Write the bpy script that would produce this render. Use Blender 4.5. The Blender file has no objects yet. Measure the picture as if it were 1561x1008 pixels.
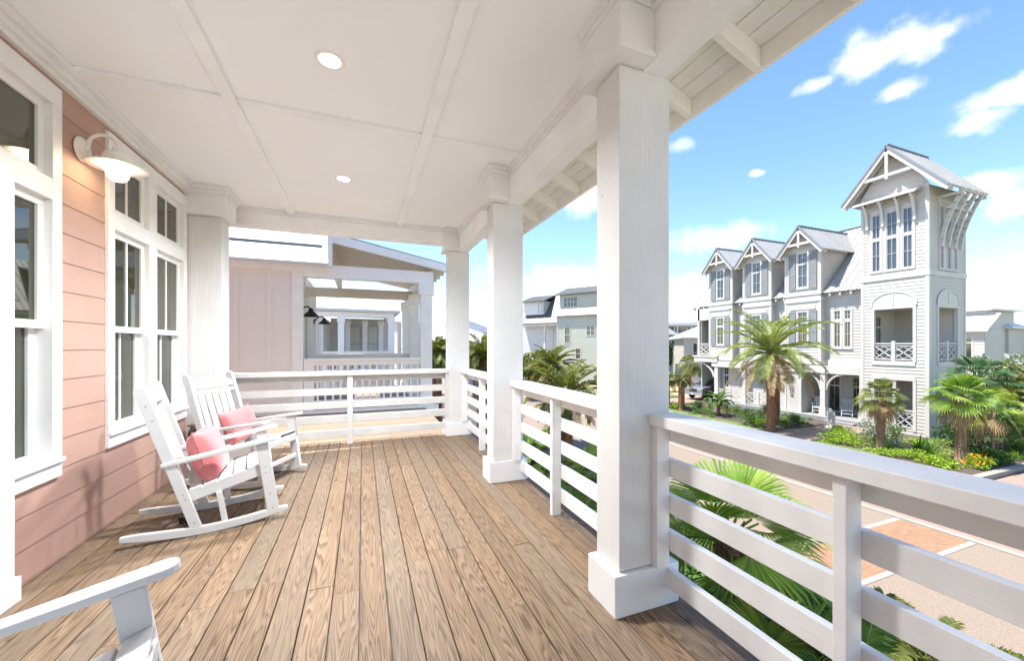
import bpy, math, random
from mathutils import Vector, Matrix
S = bpy.context.scene
R = math.radians
# ---------------------------------------------------------------- camera
CAMZ = 1.45
cd = bpy.data.cameras.new("camera"); cam = bpy.data.objects.new("camera", cd)
S.collection.objects.link(cam); S.camera = cam
cd.sensor_width = 36; cd.lens = 36 * 590 / 1561
cd.shift_y = 23 / 1561; cd.clip_start = 0.05; cd.clip_end = 3000
cam.location = (0, 0, CAMZ); cam.rotation_euler = (R(90), 0, R(-21.1))
# ---------------------------------------------------------------- light
SUNV = Vector((-0.34, 0.17, 0.925)).normalized()
el = math.asin(SUNV.z); az = math.atan2(SUNV.x, SUNV.y)
w = bpy.data.worlds.new("World"); S.world = w; w.use_nodes = True
nt = w.node_tree; nt.nodes.clear()
def N(t, typ, **kw):
    n = t.nodes.new(typ)
    for k, v in kw.items(): setattr(n, k, v)
    return n
def L(t, a, b): t.links.new(a, b)
out = N(nt, 'ShaderNodeOutputWorld'); bg = N(nt, 'ShaderNodeBackground')
sky = N(nt, 'ShaderNodeTexSky', sky_type='NISHITA', sun_disc=False)
sky.sun_elevation = el; sky.sun_rotation = az; sky.air_density = 1.0; sky.dust_density = 0.15; sky.ozone_density = 1.6
bg.inputs['Strength'].default_value = 0.0633
tc = N(nt, 'ShaderNodeTexCoord')
def math_(t, op, a, b=None, c=None, clamp=False):
    n = N(t, 'ShaderNodeMath', operation=op, use_clamp=clamp)
    for i, v in enumerate((a, b, c)):
        if v is None: continue
        if isinstance(v, (int, float)): n.inputs[i].default_value = v
        else: L(t, v, n.inputs[i])
    return n.outputs[0]
nz = N(nt, 'ShaderNodeTexNoise'); nz.inputs['Scale'].default_value = 13; nz.inputs['Detail'].default_value = 7; nz.inputs['Roughness'].default_value = .58
L(nt, tc.outputs['Generated'], nz.inputs['Vector'])
nz2 = N(nt, 'ShaderNodeTexNoise'); nz2.inputs['Scale'].default_value = 30; nz2.inputs['Detail'].default_value = 5
L(nt, tc.outputs['Generated'], nz2.inputs['Vector'])
nn = math_(nt, 'ADD', math_(nt, 'MULTIPLY', math_(nt, 'SUBTRACT', nz.outputs['Fac'], .5), 2.0),
           math_(nt, 'MULTIPLY', math_(nt, 'SUBTRACT', nz2.outputs['Fac'], .5), 1.1))
# clouds: direction, half width, half height (radians), strength
CL = [((.7943, .3689, .4827), .085, .042, 1.), ((.8100, .345, .480), .07, .022, .9), ((.7602, .449, .4695), .035, .014, .6),
      ((.8273, .367, .4254), .03, .02, .7), ((.886, .2791, .3702), .055, .025, .9), ((.8884, .2964, .3507), .04, .025, .9),
      ((.9199, .2979, .255), .035, .026, .95), ((.9335, .284, .219), .035, .026, .95), ((.7501, .5592, .3529), .016, .008, .8),
      ((.7353, .6356, .2355), .12, .04, .55), ((.7002, .7041, .1186), .16, .055, .8), ((.6324, .6451, .4288), .04, .018, .5),
      ((.477, .8042, .3547), .10, .05, .75), ((.4738, .8627, .1769), .2, .04, .4), ((.97, .2, .10), .2, .05, .6), ((-.3, .9, .3), .3, .07, .5),
      ((.9, -.4, .35), .12, .05, .8), ((.6, -.75, .3), .2, .06, .8)]
tot = None
for d, ra, rb, st in CL:
    d = Vector(d).normalized(); A = d.cross(Vector((0, 0, 1))).normalized(); B = A.cross(d)
    if B.z < 0: B = -B
    def dot(v, r):
        n = N(nt, 'ShaderNodeVectorMath', operation='DOT_PRODUCT')
        L(nt, tc.outputs['Generated'], n.inputs[0]); n.inputs[1].default_value = v / r
        return n.outputs['Value']
    a_, b_ = dot(A, ra), dot(B, rb)
    front = math_(nt, 'GREATER_THAN', dot(d, 1), .3)
    d2 = math_(nt, 'SQRT', math_(nt, 'ADD', math_(nt, 'MULTIPLY', a_, a_), math_(nt, 'MULTIPLY', b_, b_)))
    mr = N(nt, 'ShaderNodeMapRange', interpolation_type='SMOOTHSTEP')
    L(nt, math_(nt, 'ADD', d2, nn), mr.inputs['Value'])
    mr.inputs['From Min'].default_value = 1.1; mr.inputs['From Max'].default_value = .15
    mr.inputs['To Min'].default_value = 0; mr.inputs['To Max'].default_value = st
    o = math_(nt, 'MULTIPLY', mr.outputs['Result'], front)
    tot = o if tot is None else math_(nt, 'MAXIMUM', tot, o)
SKYSAT = N(nt, 'ShaderNodeHueSaturation'); SKYSAT.inputs['Saturation'].default_value = 1.12; SKYSAT.inputs['Value'].default_value = .93
SKYSAT.inputs['Hue'].default_value = .502
L(nt, sky.outputs['Color'], SKYSAT.inputs['Color'])
mx = N(nt, 'ShaderNodeMix', data_type='RGBA'); L(nt, tot, mx.inputs[0]); L(nt, SKYSAT.outputs['Color'], mx.inputs[6])
mx.inputs[7].default_value = (4.3, 4.3, 4.35, 1)
L(nt, mx.outputs[2], bg.inputs['Color']); L(nt, bg.outputs[0], out.inputs['Surface'])
sd = bpy.data.lights.new("sun", 'SUN'); sd.energy = 2.05; sd.angle = R(.55); sd.color = (1, .955, .88)
so = bpy.data.objects.new("sun", sd); S.collection.objects.link(so)
so.rotation_euler = (-SUNV).to_track_quat('-Z', 'Y').to_euler(); so.location = (0, 0, 40)
vs = S.view_settings; vs.view_transform = 'Standard'; vs.look = 'None'; vs.exposure = 2.50; vs.gamma = 1
S.cycles.max_bounces = 10; S.cycles.diffuse_bounces = 7; S.cycles.sample_clamp_indirect = 7.6
G = -3.55
# ---------------------------------------------------------------- materials
MATS = {}
def newmat(name):
    m = bpy.data.materials.new(name); m.use_nodes = True
    t = m.node_tree; b = t.nodes['Principled BSDF']; MATS[name] = m
    return m, t, b
def ramp(t, fac, stops):
    r = N(t, 'ShaderNodeValToRGB'); e = r.color_ramp.elements
    while len(e) < len(stops): e.new(.5)
    for i, (p, c) in enumerate(stops): e[i].position = p; e[i].color = (*c, 1)
    L(t, fac, r.inputs[0]); return r.outputs[0]
def noise(t, vec, scale, detail=3, rough=.5, dist=0):
    n = N(t, 'ShaderNodeTexNoise'); n.inputs['Scale'].default_value = scale; n.inputs['Detail'].default_value = detail
    n.inputs['Roughness'].default_value = rough; n.inputs['Distortion'].default_value = dist
    if vec is not None: L(t, vec, n.inputs['Vector'])
    return n.outputs['Fac']
def objco(t, scale=(1, 1, 1), rnd=0):
    c = N(t, 'ShaderNodeTexCoord'); m = N(t, 'ShaderNodeMapping'); m.inputs['Scale'].default_value = scale
    L(t, c.outputs['Object'], m.inputs['Vector'])
    if rnd:
        g = N(t, 'ShaderNodeNewGeometry'); cb = N(t, 'ShaderNodeCombineXYZ')
        k = math_(t, 'MULTIPLY', g.outputs['Random Per Island'], rnd)
        for i in range(3): L(t, k, cb.inputs[i])
        L(t, cb.outputs[0], m.inputs['Location'])
    return m.outputs[0]
def bump(t, b, h, strength=.3, dist=.01):
    n = N(t, 'ShaderNodeBump'); n.inputs['Strength'].default_value = strength; n.inputs['Distance'].default_value = dist
    L(t, h, n.inputs['Height']); L(t, n.outputs[0], b.inputs['Normal'])
def mixc(t, fac, a, b, mode='MIX'):
    m = N(t, 'ShaderNodeMix', data_type='RGBA', blend_type=mode)
    for sock, v in ((m.inputs[0], fac), (m.inputs[6], a), (m.inputs[7], b)):
        if isinstance(v, (int, float)): sock.default_value = v
        elif isinstance(v, tuple): sock.default_value = (*v, 1)
        else: L(t, v, sock)
    return m.outputs[2]
def paint(name, col, grain=None, rough=.5, bs=.25, bd=.004, var=.06, sc=3):
    """painted surface: faint mottling; grain = axis the brushed grain runs along"""
    m, t, b = newmat(name)
    n1 = noise(t, objco(t), sc, 4)
    lo = tuple(c * (1 - var) for c in col); hi = tuple(min(1, c * (1 + var * .4)) for c in col)
    c = ramp(t, n1, [(.3, lo), (.7, hi)])
    if name.startswith('rail') or name == 'column':
        vo = N(t, 'ShaderNodeTexVoronoi'); vo.inputs['Scale'].default_value = 3.1; L(t, objco(t, (1, 1, 1)), vo.inputs['Vector'])
        kn = N(t, 'ShaderNodeMapRange'); L(t, vo.outputs['Distance'], kn.inputs[0]); kn.inputs[1].default_value = .04; kn.inputs[2].default_value = .015; kn.inputs[3].default_value = 0; kn.inputs[4].default_value = .55
        n2 = noise(t, objco(t, (1.2, 1.2, 1.2)), 2.2, 6, .7); sc_ = N(t, 'ShaderNodeMapRange'); L(t, n2, sc_.inputs[0]); sc_.inputs[1].default_value = .56; sc_.inputs[2].default_value = .75; sc_.inputs[3].default_value = 0; sc_.inputs[4].default_value = .16
        c = mixc(t, kn.outputs[0], mixc(t, sc_.outputs[0], c, (.55, .52, .47)), (.25, .2, .15))
    L(t, c, b.inputs['Base Color']); b.inputs['Roughness'].default_value = rough
    b.inputs['Specular IOR Level'].default_value = .35
    if grain:
        s = {'z': (70, 70, 2.2), 'y': (70, 2.2, 70), 'x': (2.2, 70, 70)}[grain]
        bump(t, b, noise(t, objco(t, s, 17), 1.3, 4, .6, .4), bs, bd)
    else:
        bump(t, b, noise(t, objco(t), 60, 3), bs * .3, bd * .5)
    return m
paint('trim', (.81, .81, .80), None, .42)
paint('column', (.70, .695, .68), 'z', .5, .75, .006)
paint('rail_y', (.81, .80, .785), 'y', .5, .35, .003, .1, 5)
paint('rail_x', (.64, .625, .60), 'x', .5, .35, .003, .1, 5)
paint('beam_y', (.90, .91, .915), 'y', .5, .25, .003)
paint('ceiling', (.905, .92, .93), 'y', .55, .12, .002, .03, .8)
paint('soffit', (.90, .87, .80), 'y', .5, .2)
paint('chair_white', (.62, .62, .61), None, .38, .2, .003, .03)
paint('pink_siding', (.475, .30, .24), 'y', .5, .35, .003, .06)
paint('house_white', (.525, .495, .445), None, .6, .2, .004, .07, .8)
paint('house_trim', (.575, .545, .50), None, .55, .1, .003, .05, .8)
paint('porch_beige', (.56, .52, .47), None, .6, .1, .003, .05, .8)
paint('shutter', (.25, .262, .265), None, .55, .1, .002, .1, 3)
paint('nb_pink', (.84, .79, .755), None, .6, .1, .002, .05, 1)
paint('nb_trim', (.89, .88, .86), None, .5, .1); paint('nb_grey', (.68, .66, .62), None, .6, .1, .002, .05, 1)
paint('nb_tan', (.74, .68, .59), None, .6, .1, .002, .05, 1)
paint('sage', (.47, .475, .39), None, .6, .1, .003, .05, .6)
paint('slate_green', (.24, .29, .28), None, .6, .1, .003, .05, .6)
paint('concrete', (.30, .27, .23), None, .85, .6, .004, .12, 1.5)
paint('stone', (.66, .63, .56), None, .8, .6, .01, .15, 6)
paint('black_metal', (.02, .02, .02), None, .4)
paint('grey_plank', (.25, .25, .25), 'y', .7)
paint('lamp_white', (.86, .84, .79), None, .3, .05)
paint('rubber', (.02, .02, .022), None, .8)
paint('bronze', (.14, .09, .05), None, .45)
def metal(name, col, met=.35, rough=.42):
    m, t, b = newmat(name)
    n = noise(t, objco(t), .9, 5, .6)
    L(t, ramp(t, n, [(.3, tuple(c * .86 for c in col)), (.7, col)]), b.inputs['Base Color'])
    b.inputs['Metallic'].default_value = met; b.inputs['Roughness'].default_value = rough
    bump(t, b, noise(t, objco(t), 2.5, 2), .12, .02); return m
metal('roof_metal', (.41, .405, .395), .1); metal('roof_grey', (.145, .145, .145), .1); metal('roof_dark', (.26, .27, .29), .3); metal('roof_white', (.70, .70, .70), 0., .5)
metal('car_paint', (.30, .31, .33), .6, .3); metal('chrome', (.7, .7, .7), .9, .2); metal('gold_paint', (.1, .09, .08), .3, .4)
def glass(name, col, rough=.02):
    m, t, b = newmat(name)
    n = noise(t, objco(t), 1.1, 2)
    L(t, ramp(t, n, [(.35, tuple(c * .6 for c in col)), (.7, col)]), b.inputs['Base Color'])
    b.inputs['Roughness'].default_value = rough; b.inputs['IOR'].default_value = 1.72
    b.inputs['Specular IOR Level'].default_value = .75
    bump(t, b, noise(t, objco(t), 1.6, 1), .02, .02); return m
glass('pane_dark', (.032, .036, .016)); glass('pane_far', (.05, .065, .08), .06); glass('pane_green', (.03, .045, .03), .06)
# fabric
m, t, b = newmat('pillow')
n1 = noise(t, objco(t), 9, 4); L(t, ramp(t, n1, [(.3, (.58, .165, .17)), (.7, (.66, .215, .215))]), b.inputs['Base Color'])
b.inputs['Roughness'].default_value = .9; b.inputs['Sheen Weight'].default_value = .35
bump(t, b, math_(t, 'ADD', noise(t, objco(t), 260, 2), math_(t, 'MULTIPLY', noise(t, objco(t), 12, 2), 3)), .35, .006)
# lamps
def emit(name, col, st):
    m, t, b = newmat(name); b.inputs['Base Color'].default_value = (*col, 1)
    b.inputs['Emission Color'].default_value = (*col, 1); b.inputs['Emission Strength'].default_value = st; return m
emit('bulb', (1, .86, .62), 2.5); emit('downlight', (1, .93, .82), 3.8)
# decking
def wood(name, along, light, dark, grey):
    m, t, b = newmat(name)
    s = (11., .6, 11.) if along == 'y' else (.6, 11., 11.)
    v = objco(t, s, 61.)
    g = N(t, 'ShaderNodeNewGeometry'); rnd = g.outputs['Random Per Island']
    fr = N(t, 'ShaderNodeMath', operation='FRACT'); L(t, math_(t, 'MULTIPLY', rnd, 7.31), fr.inputs[0])
    n1 = noise(t, v, 1., 2.5, .45, .25)
    rings = math_(t, 'FRACT', math_(t, 'MULTIPLY', n1, 24.))
    ring2 = math_(t, 'SMOOTH_MIN', rings, math_(t, 'MULTIPLY', math_(t, 'SUBTRACT', 1, rings), 3.2), .12)
    s2 = (190, 4, 190) if along == 'y' else (4, 190, 190)
    fib = noise(t, objco(t, s2, 61.), 1., 3, .7)
    amt = math_(t, 'ADD', ring2, math_(t, 'MULTIPLY', math_(t, 'SUBTRACT', fib, .5), .9))
    c = ramp(t, amt, [(.06, light), (.36, tuple(l * .72 + d * .28 for l, d in zip(light, dark))), (.74, dark)])
    c = mixc(t, math_(t, 'MULTIPLY', fr.outputs[0], .62), c, mixc(t, ring2, grey, tuple(q * .55 for q in grey)))
    tone = math_(t, 'ADD', math_(t, 'MULTIPLY', rnd, .34), .80)
    hs = N(t, 'ShaderNodeHueSaturation'); L(t, tone, hs.inputs['Value']); L(t, c, hs.inputs['Color'])
    st = noise(t, objco(t), 1.1, 4)
    c2 = mixc(t, math_(t, 'MULTIPLY', st, .25), hs.outputs[0], (.30, .22, .15))
    # knots
    vo = N(t, 'ShaderNodeTexVoronoi'); vo.inputs['Scale'].default_value = 1.
    ks = (5.5, 1.15, 5.5) if along == 'y' else (1.15, 5.5, 5.5)
    L(t, objco(t, ks, 23.), vo.inputs['Vector'])
    kn = N(t, 'ShaderNodeMapRange'); L(t, vo.outputs['Distance'], kn.inputs[0])
    kn.inputs[1].default_value = .085; kn.inputs[2].default_value = .03; kn.inputs[3].default_value = 0; kn.inputs[4].default_value = .75
    c3 = mixc(t, kn.outputs[0], c2, (.13, .07, .035))
    L(t, c3, b.inputs['Base Color']); b.inputs['Roughness'].default_value = .62; b.inputs['Specular IOR Level'].default_value = .3
    bump(t, b, math_(t, 'SUBTRACT', 1, amt), .22, .003); return m
wood('deck_wood', 'y', (.258, .170, .100), (.086, .046, .023), (.215, .172, .130))
wood('deck_wood_x', 'x', (.33, .25, .18), (.23, .16, .105), (.29, .24, .19))
# ground surfaces
def speck(name, a, b_, c_, sc=28, rough=.9):
    m, t, b = newmat(name)
    n1 = noise(t, objco(t), sc, 5, .75); n2 = noise(t, objco(t), .25, 4); n3 = noise(t, objco(t), 3, 4, .6)
    c = ramp(t, n1, [(.33, a), (.5, b_), (.68, c_)])
    c = mixc(t, math_(t, 'MULTIPLY', n2, .55), c, tuple(x * .8 for x in b_)); c = mixc(t, math_(t, 'MULTIPLY', n3, .22), c, tuple(x * .75 for x in b_))
    L(t, c, b.inputs['Base Color']); b.inputs['Roughness'].default_value = rough; bump(t, b, n1, .5, .01); return m
speck('road', (.13, .096, .07), (.245, .187, .14), (.34, .27, .21), 30)
speck('ground', (.27, .215, .16), (.34, .275, .21), (.40, .33, .26), 3)
speck('mulch', (.035, .025, .02), (.085, .062, .05), (.16, .12, .095), 22)
speck('lawn', (.06, .10, .018), (.115, .17, .035), (.22, .24, .07), 9)
speck('dry_lawn', (.26, .22, .08), (.38, .31, .14), (.46, .38, .2), 9)
def brick(name, c1, c2, mo, sc):
    m, t, b = newmat(name)
    br = N(t, 'ShaderNodeTexBrick'); br.inputs['Scale'].default_value = sc; L(t, objco(t), br.inputs['Vector'])
    br.inputs['Color1'].default_value = (*c1, 1); br.inputs['Color2'].default_value = (*c2, 1); br.inputs['Mortar'].default_value = (*mo, 1)
    br.inputs['Mortar Size'].default_value = .018; br.inputs['Brick Width'].default_value = .5; br.inputs['Row Height'].default_value = .25
    c = mixc(t, .35, br.outputs['Color'], ramp(t, noise(t, objco(t), 7, 4), [(.3, c2), (.7, c1)]))
    L(t, c, b.inputs['Base Color']); b.inputs['Roughness'].default_value = .85
    bump(t, b, math_(t, 'SUBTRACT', 1, br.outputs['Fac']), .4, .006); return m
brick('brick', (.29, .155, .08), (.215, .11, .058), (.24, .195, .15), 2.4)
brick('paver', (.29, .205, .16), (.24, .165, .13), (.235, .195, .16), 2.2)
# foliage
def leaf(name, a, b_, c_, trans=.35, rough=.45):
    m, t, b = newmat(name)
    g = N(t, 'ShaderNodeNewGeometry')
    col = ramp(t, g.outputs['Random Per Island'], [(.0, a), (.5, b_), (1., c_)])
    n = noise(t, objco(t), 1.7, 3); col = mixc(t, math_(t, 'MULTIPLY', n, .5), col, tuple((x + y) * .5 for x, y in zip(a, c_)))
    L(t, col, b.inputs['Base Color']); b.inputs['Roughness'].default_value = rough; b.inputs['Specular IOR Level'].default_value = .4
    tr = N(t, 'ShaderNodeBsdfTranslucent'); L(t, mixc(t, 1., col, (1.35, 1.25, .6), 'MULTIPLY'), tr.inputs['Color'])
    ms = N(t, 'ShaderNodeMixShader'); ms.inputs[0].default_value = trans
    L(t, b.outputs[0], ms.inputs[1]); L(t, tr.outputs[0], ms.inputs[2]); L(t, ms.outputs[0], t.nodes['Material Output'].inputs['Surface']); return m
leaf('leaf_fan', (.08, .17, .022), (.16, .29, .035), (.32, .44, .07))
leaf('leaf_fan_yellow', (.12, .20, .02), (.24, .34, .04), (.38, .44, .08))
leaf('leaf_date', (.12, .18, .04), (.22, .29, .07), (.40, .42, .15))
leaf('leaf_olive', (.055, .08, .018), (.12, .15, .03), (.24, .25, .06))
leaf('leaf_dead', (.22, .14, .07), (.34, .235, .12), (.46, .35, .2), .25, .8)
leaf('leaf_dark', (.012, .045, .014), (.03, .085, .022), (.06, .13, .03), .2)
leaf('leaf_mid', (.035, .10, .018), (.075, .17, .028), (.14, .25, .04))
leaf('leaf_lime', (.13, .25, .02), (.24, .40, .03), (.42, .52, .06))
leaf('leaf_silver', (.15, .19, .14), (.26, .31, .23), (.42, .45, .36), .2)
leaf('leaf_croton', (.30, .25, .02), (.12, .20, .02), (.50, .38, .04))
leaf('leaf_orange', (.70, .38, .02), (.80, .22, .02), (.85, .52, .05))
leaf('leaf_brownred', (.10, .05, .03), (.2, .1, .05), (.3, .17, .07))
m, t, b = newmat('trunk')
n1 = noise(t, objco(t, (1, 1, 3.)), 7, 5, .6)
L(t, ramp(t, n1, [(.3, (.14, .085, .045)), (.55, (.31, .20, .115)), (.75, (.45, .32, .20))]), b.inputs['Base Color']); b.inputs['Roughness'].default_value = .9
bump(t, b, n1, .9, .04)
m, t, b = newmat('bark_red')
n1 = noise(t, objco(t, (1, 1, 3.)), 8, 5, .6)
L(t, ramp(t, n1, [(.3, (.12, .055, .025)), (.55, (.27, .135, .065)), (.75, (.40, .22, .115))]), b.inputs['Base Color']); b.inputs['Roughness'].default_value = .9
bump(t, b, n1, .9, .04)
# ---------------------------------------------------------------- mesh helpers
C = S.collection
def root_off(o):
    v = Vector((0, 0, 0))
    while o is not None: v += o.location; o = o.parent
    return v
class MB:
    def __init__(s): s.v = []; s.f = []
    def add(s, vs, fs):
        k = len(s.v); s.v += [tuple(x) for x in vs]; s.f += [tuple(i + k for i in f) for f in fs]; return s
    def hexa(s, p): return s.add(p, [(0, 3, 2, 1), (4, 5, 6, 7), (0, 1, 5, 4), (1, 2, 6, 5), (2, 3, 7, 6), (3, 0, 4, 7)])
    def box(s, x0, y0, z0, x1, y1, z1):
        return s.hexa([(x0, y0, z0), (x1, y0, z0), (x1, y1, z0), (x0, y1, z0), (x0, y0, z1), (x1, y0, z1), (x1, y1, z1), (x0, y1, z1)])
    def bar(s, a, b, w, h, up=(0, 0, 1)):
        """rectangular bar a->b; w across, h along the 'up' side"""
        a, b = Vector(a), Vector(b); d = (b - a).normalized(); u = Vector(up)
        x = d.cross(u)
        if x.length < 1e-4: x = d.cross(Vector((1, 0, 0)))
        x.normalize(); z = x.cross(d); x *= w / 2; z *= h / 2
        return s.hexa([a - x - z, a + x - z, a + x + z, a - x + z, b - x - z, b + x - z, b + x + z, b - x + z])
    def quad(s, *p): return s.add(p, [tuple(range(len(p)))])
    def prism(s, poly, ext):
        n = len(poly); e = Vector(ext); P = [Vector(p) for p in poly]
        return s.add(P + [p + e for p in P], [tuple(range(n))[::-1], tuple(range(n, 2 * n))] + [(i, (i + 1) % n, (i + 1) % n + n, i + n) for i in range(n)])
    def tube(s, pts, rad, n=8, caps=True):
        P = [Vector(p) for p in pts]; vs = []; fs = []
        if isinstance(rad, (int, float)): rad = [rad] * len(P)
        ref = None
        for i, p in enumerate(P):
            d = (P[min(i + 1, len(P) - 1)] - P[max(i - 1, 0)]).normalized()
            if ref is None: ref = d.orthogonal().normalized()
            x = (ref - d * ref.dot(d)); x = x.normalized() if x.length > 1e-5 else d.orthogonal().normalized(); ref = x; y = d.cross(x)
            for k in range(n):
                a = 2 * math.pi * k / n; vs.append(p + (x * math.cos(a) + y * math.sin(a)) * rad[i])
        for i in range(len(P) - 1):
            for k in range(n): fs.append((i * n + k, i * n + (k + 1) % n, (i + 1) * n + (k + 1) % n, (i + 1) * n + k))
        if caps: fs += [tuple(range(n))[::-1], tuple(range((len(P) - 1) * n, len(P) * n))]
        return s.add(vs, fs)
    def lathe(s, prof, c=(0, 0, 0), n=20, axis='z'):
        vs = []; fs = []
        for r, z in prof:
            for k in range(n):
                a = 2 * math.pi * k / n; p = (r * math.cos(a), r * math.sin(a), z)
                if axis == 'x': p = (z, r * math.cos(a), r * math.sin(a))
                vs.append((p[0] + c[0], p[1] + c[1], p[2] + c[2]))
        for i in range(len(prof) - 1):
            for k in range(n): fs.append((i * n + k, i * n + (k + 1) % n, (i + 1) * n + (k + 1) % n, (i + 1) * n + k))
        return s.add(vs, fs)
    def build(s, name, mat, parent=None, bevel=0, smooth=False, world=True, kind=None):
        me = bpy.data.meshes.new(name)
        off = root_off(parent) if (parent is not None and world) else Vector((0, 0, 0))
        me.from_pydata([(x - off.x, y - off.y, z - off.z) for x, y, z in s.v], [], s.f); me.update()
        me.materials.append(MATS[mat])
        if smooth:
            for p in me.polygons: p.use_smooth = True
        o = bpy.data.objects.new(name, me); C.objects.link(o)
        if parent is not None: o.parent = parent
        if bevel:
            b = o.modifiers.new('bevel', 'BEVEL'); b.width = bevel; b.segments = 2; b.limit_method = 'ANGLE'; b.angle_limit = R(40)
        if kind: o['kind'] = kind
        return o
def thing(name, label, cat, loc=(0, 0, 0), rz=0, group=None):
    o = bpy.data.objects.new(name, None); C.objects.link(o); o.empty_display_size = .2
    o.location = loc; o.rotation_euler = (0, 0, rz); return tag(o, label, cat, group)
def tag(o, label, cat, group=None):
    o['label'] = label; o['category'] = cat
    if group: o['group'] = group
    return o
def dup(root, loc, rz, label, group=None):
    def cp(o, par):
        c = o.copy(); C.objects.link(c)
        if par is not None: c.parent = par
        for ch in o.children: cp(ch, c)
        return c
    r = cp(root, None); r.location = loc; r.rotation_euler = (0, 0, rz); r['label'] = label
    if group: r['group'] = group
    return r
class Frame:
    def __init__(s, o, u, n): s.o = Vector(o); s.u = Vector(u).normalized(); s.n = Vector(n).normalized()
    def p(s, u, z, n=0): q = s.o + s.u * u + s.n * n; return (q.x, q.y, q.z + z)
    def box(s, m, u0, u1, z0, z1, n0, n1):
        return m.hexa([s.p(u0, z0, n0), s.p(u1, z0, n0), s.p(u1, z0, n1), s.p(u0, z0, n1), s.p(u0, z1, n0), s.p(u1, z1, n0), s.p(u1, z1, n1), s.p(u0, z1, n1)])
def siding(m, fr, z0, z1, ulo, uhi, holes=(), pitch=.19, lip=.02, z00=None):
    """lap siding: one sloped strip and an underside per course, cut round the holes"""
    lo = ulo if callable(ulo) else (lambda z: ulo); hi = uhi if callable(uhi) else (lambda z: uhi)
    zc = z0 if z00 is None else z00 - math.ceil((z00 - z0) / pitch) * pitch
    while zc < z1 - 1e-6:
        a, b = max(zc, z0), min(zc + pitch, z1)
        cuts = sorted({a, b} | {z for h in holes for z in (h[2], h[3]) if a + 1e-4 < z < b - 1e-4})
        for za, zb in zip(cuts, cuts[1:]):
            if zb - za < 1e-4: continue
            mid = (za + zb) / 2; iv = [(None, None)]
            hs = sorted((h[0], h[1]) for h in holes if h[2] < mid < h[3])
            edges = []; cur = 'L'
            spans = []; c = None
            for h0, h1 in hs:
                spans.append((c, h0)); c = h1
            spans.append((c, None))
            oa = lip + (.003 - lip) * (za - zc) / pitch; ob = lip + (.003 - lip) * (zb - zc) / pitch
            for s0, s1 in spans:
                a0 = lo(za) if s0 is None else max(s0, lo(za)); b0 = lo(zb) if s0 is None else max(s0, lo(zb))
                a1 = hi(za) if s1 is None else min(s1, hi(za)); b1 = hi(zb) if s1 is None else min(s1, hi(zb))
                if a1 - a0 < 1e-3: continue
                if b1 < b0: b0 = b1 = (b0 + b1) / 2
                m.quad(fr.p(a0, za, oa), fr.p(a1, za, oa), fr.p(b1, zb, ob), fr.p(b0, zb, ob))
                if abs(za - zc) < 1e-4: m.quad(fr.p(a0, za, 0), fr.p(a1, za, 0), fr.p(a1, za, oa), fr.p(a0, za, oa))
        zc += pitch
    return m
def window(par, fr, u0, u1, z0, z1, split=(), vm=1, hm=0, cas=.1, glassm='pane_far', frame='house_trim', bevel=0, sill=True, name='window', proud=.045, mun=.022):
    """u0..z1: the glazed opening. split: heights of wide transom/meeting bars (z, height). vm/hm: thin muntins"""
    m = MB(); st = .04
    for a in ((u0 - cas, u1 + cas, z1, z1 + cas), (u0 - cas, u1 + cas, z0 - cas, z0), (u0 - cas, u0, z0, z1), (u1, u1 + cas, z0, z1)): fr.box(m, *a, -.08, proud)
    for a in ((u0, u1, z1 - st, z1), (u0, u1, z0, z0 + st), (u0, u0 + st, z0 + st, z1 - st), (u1 - st, u1, z0 + st, z1 - st)): fr.box(m, *a, -.06, proud - .025)
    zs = [z0 + st]
    for z, h in split:
        fr.box(m, u0 + st, u1 - st, z - h / 2, z + h / 2, -.058, proud - .027); zs += [z - h / 2, z + h / 2]
    zs.append(z1 - st)
    for i in range(0, len(zs), 2):
        za, zb = zs[i], zs[i + 1]
        for k in range(vm):
            u = u0 + (u1 - u0) * (k + 1) / (vm + 1); fr.box(m, u - mun / 2, u + mun / 2, za, zb, -.03, proud - .035)
        n = hm[i // 2] if isinstance(hm, (tuple, list)) else hm
        for k in range(n):
            z = za + (zb - za) * (k + 1) / (n + 1); fr.box(m, u0 + st, u1 - st, z - mun / 2, z + mun / 2, -.032, proud - .037)
    if sill: fr.box(m, u0 - cas - .02, u1 + cas + .02, z0 - cas - .04, z0 - cas, -.02, proud + .03)
    o = m.build(name, frame, par, bevel)
    g = MB(); fr.box(g, u0 + .005, u1 - .005, z0 + .005, z1 - .005, -.045, -.035); g.build('pane', glassm, o)
    return o
def roof(m, A, B, V, thick=.08, rib=.42, rh=.04, rw=.035, r0=.0):
    A, B, V = Vector(A), Vector(B), Vector(V); e = (B - A); n = e.cross(V).normalized()
    if n.z < 0: n = -n
    q = [A, B, B + V, A + V]; m.hexa([p - n * thick for p in q] + q)
    k = max(1, int(e.length / rib)); u = e.normalized()
    for i in range(k + 1):
        c = A + e * (i / k) * (1 - rw / e.length) ; c = c + n * .003
        a, b2 = c, c + u * rw
        m.hexa([a, b2, b2 + V, a + V] + [p + n * rh for p in (a, b2, b2 + V, a + V)])
    return m
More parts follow.
